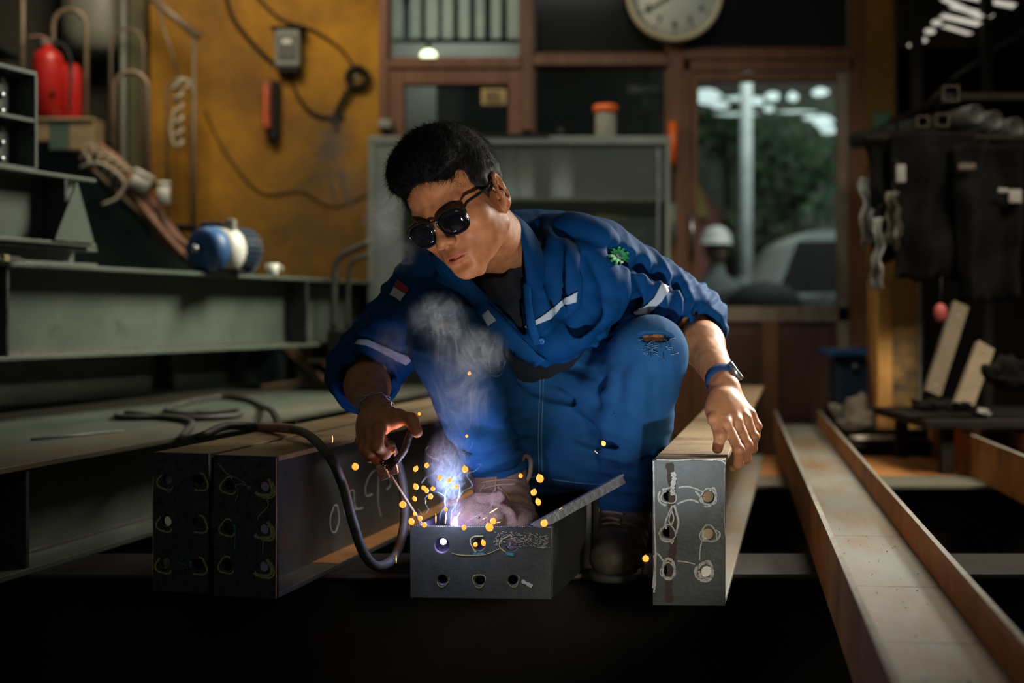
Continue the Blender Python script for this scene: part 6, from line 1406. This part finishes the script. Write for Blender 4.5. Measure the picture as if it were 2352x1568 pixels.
for (x_, y_, l_, Y, an) in thin:
    o = bpy.data.objects.new('spark', streak); link(o); o.location = P(x_, y_, Y); k = l_*Y/FPX; o.scale = (k*.5, k*.5, k); o.rotation_euler = (0, an, 0)
    tag(o, 'thin streak-like orange spark flying off the weld', 'spark', 'streak sparks flying off the weld')
# smoke
sm = thing('smoke', 'blue-white welding smoke curling up from the weld past the knee and face', 'smoke', tuple(P(1030,1200,2.56)))
SO = Vector(sm.location)
def smoke_mat(name, dens, col, nscale, thr, stretch=(1,1,1), dist=1.6):
    m = bpy.data.materials.new(name); m.use_nodes = True; nt = m.node_tree; N = nt.nodes; L = nt.links; N.remove(N['Principled BSDF']); out = N['Material Output']
    pv = N.new('ShaderNodeVolumeScatter'); pv.inputs['Color'].default_value = (*col, 1); pv.inputs['Anisotropy'].default_value = .2; L.new(pv.outputs[0], out.inputs['Volume'])
    tc = N.new('ShaderNodeTexCoord'); ln = N.new('ShaderNodeVectorMath'); ln.operation = 'LENGTH'; L.new(tc.outputs['Object'], ln.inputs[0])
    fo = N.new('ShaderNodeMapRange'); fo.interpolation_type = 'SMOOTHSTEP'; fo.inputs['From Min'].default_value = 1.0; fo.inputs['From Max'].default_value = .25; fo.inputs['To Min'].default_value = 0; fo.inputs['To Max'].default_value = 1; L.new(ln.outputs['Value'], fo.inputs['Value'])
    ge = N.new('ShaderNodeNewGeometry'); mp = N.new('ShaderNodeMapping'); mp.inputs['Scale'].default_value = stretch; L.new(ge.outputs['Position'], mp.inputs['Vector'])
    no = N.new('ShaderNodeTexNoise'); no.inputs['Scale'].default_value = nscale; no.inputs['Detail'].default_value = 4; no.inputs['Roughness'].default_value = .55; no.inputs['Distortion'].default_value = dist; L.new(mp.outputs[0], no.inputs['Vector'])
    # ridged noise -> curling sheets
    s1 = N.new('ShaderNodeMath'); s1.operation = 'SUBTRACT'; L.new(no.outputs['Fac'], s1.inputs[0]); s1.inputs[1].default_value = .5
    ab = N.new('ShaderNodeMath'); ab.operation = 'ABSOLUTE'; L.new(s1.outputs[0], ab.inputs[0])
    mr = N.new('ShaderNodeMapRange'); mr.inputs['From Min'].default_value = thr; mr.inputs['From Max'].default_value = 0; mr.inputs['To Min'].default_value = 0; mr.inputs['To Max'].default_value = 1; L.new(ab.outputs[0], mr.inputs['Value'])
    pw = N.new('ShaderNodeMath'); pw.operation = 'POWER'; L.new(mr.outputs[0], pw.inputs[0]); pw.inputs[1].default_value = 2.2
    ad = N.new('ShaderNodeMath'); ad.operation = 'ADD'; L.new(pw.outputs[0], ad.inputs[0]); ad.inputs[1].default_value = .05
    mu = N.new('ShaderNodeMath'); mu.operation = 'MULTIPLY'; L.new(ad.outputs[0], mu.inputs[0]); L.new(fo.outputs[0], mu.inputs[1])
    m2 = N.new('ShaderNodeMath'); m2.operation = 'MULTIPLY'; L.new(mu.outputs[0], m2.inputs[0]); m2.inputs[1].default_value = dens; L.new(m2.outputs[0], pv.inputs['Density'])
    return m
def puff(px, py, Y, rx_, rz_, ry, m, rot=0):
    bm = bmesh.new(); bmesh.ops.create_icosphere(bm, subdivisions=3, radius=1); me = bpy.data.meshes.new('smoke_puff'); bm.to_mesh(me); bm.free(); me.materials.append(m)
    o = bpy.data.objects.new('smoke_puff', me); link(o); o.parent = sm; o.location = P(px, py, Y)-SO; k = Y/FPX; o.scale = (rx_*k, ry, rz_*k); o.rotation_euler = (0, rot, 0); return o
s_hi = smoke_mat('smoke_dense', 26, (.74,.84,1), 42, .09, (1,1,.7), 2.4); s_mid = smoke_mat('smoke_mid', 17, (.78,.86,.98), 14, .085, (1,1,.7), 2.6); s_lo = smoke_mat('smoke_thin', 17, (.80,.88,.90), 15, .13)
puff(1040,1170,2.54, 34, 62, .03, s_hi); puff(1030,1060,2.50, 62, 95, .045, s_hi, .05); puff(1050,905,2.42, 95, 110, .05, s_mid, -.25); puff(1075,810,2.38, 110, 75, .05, s_mid)
puff(1005,735,2.36, 85, 75, .05, s_mid); puff(915,575,2.42, 52, 62, .05, s_lo, -.2); puff(900,800,2.45, 60, 70, .05, s_lo); puff(880,500,2.60, 55, 90, .06, s_lo, .2); s_far = smoke_mat('smoke_far', 22, (.92,.88,.80), 11, .12, dist=.8)
puff(760,330,3.0, 60, 90, .06, s_far, .25); puff(790,430,2.95, 70, 80, .06, s_far, -.3)
# crisp curling strands
rng = np.random.default_rng(8); smm = bpy.data.materials.new('smoke_strand'); smm.use_nodes = True; nt = smm.node_tree; nt.nodes.remove(nt.nodes['Principled BSDF']); vs = nt.nodes.new('ShaderNodeVolumeScatter'); vs.inputs['Density'].default_value = 42; vs.inputs['Color'].default_value = (.85,.9,1,1); nt.links.new(vs.outputs[0], nt.nodes['Material Output'].inputs['Volume'])
mb = MB()
def strand(pts, r):
    q = spline(pts, 9); n_ = len(q); mb.tube(q, [r*(.25+.9*abs(math.sin(i*.21+len(pts)))*(1-.5*i/n_)) for i in range(n_)], 6)
P2 = lambda pts, Y: [P(a, b, Y) for a, b in pts]
for pts in ([(1045,1205),(1030,1180),(1022,1150),(1030,1110),(1060,1085),(1068,1050),(1045,1020)], [(1050,1205),(1048,1160),(1062,1130),(1085,1115),(1072,1090),(1092,1080),(1105,1068),(1098,1066)], [(1010,1205),(1012,1180),(1028,1150),(1005,1130),(985,1135),(975,1150),(984,1170),(972,1182),(960,1168)],
            [(1060,1207),(1085,1190),(1120,1170),(1131,1155),(1130,1135),(1145,1118),(1175,1112),(1200,1100),(1240,1092)], [(1020,1060),(990,1050),(978,1035),(985,1025),(995,1030),(990,1042)], [(1065,1040),(1080,1030),(1085,1015),(1075,1010),(1068,1020)], [(968,1110),(980,1095),(1000,1085),(1010,1065),(1000,1040),(1020,1010),(1015,985)],
            [(1040,1205),(1036,1180),(1050,1150),(1056,1120),(1045,1090),(1055,1060),(1052,1030),(1030,1000),(1038,970)], [(1160,830),(1150,860),(1130,862),(1125,840),(1120,800)], [(1035,1207),(1040,1195),(1046,1170),(1042,1150)]):
    strand(P2(pts, 2.50+rng.uniform(-.02,.02)), .0016)
g = mb.build('smoke_strands', smm, sm); g['kind'] = 'stuff'; g.data.transform(Matrix.Translation(-SO))
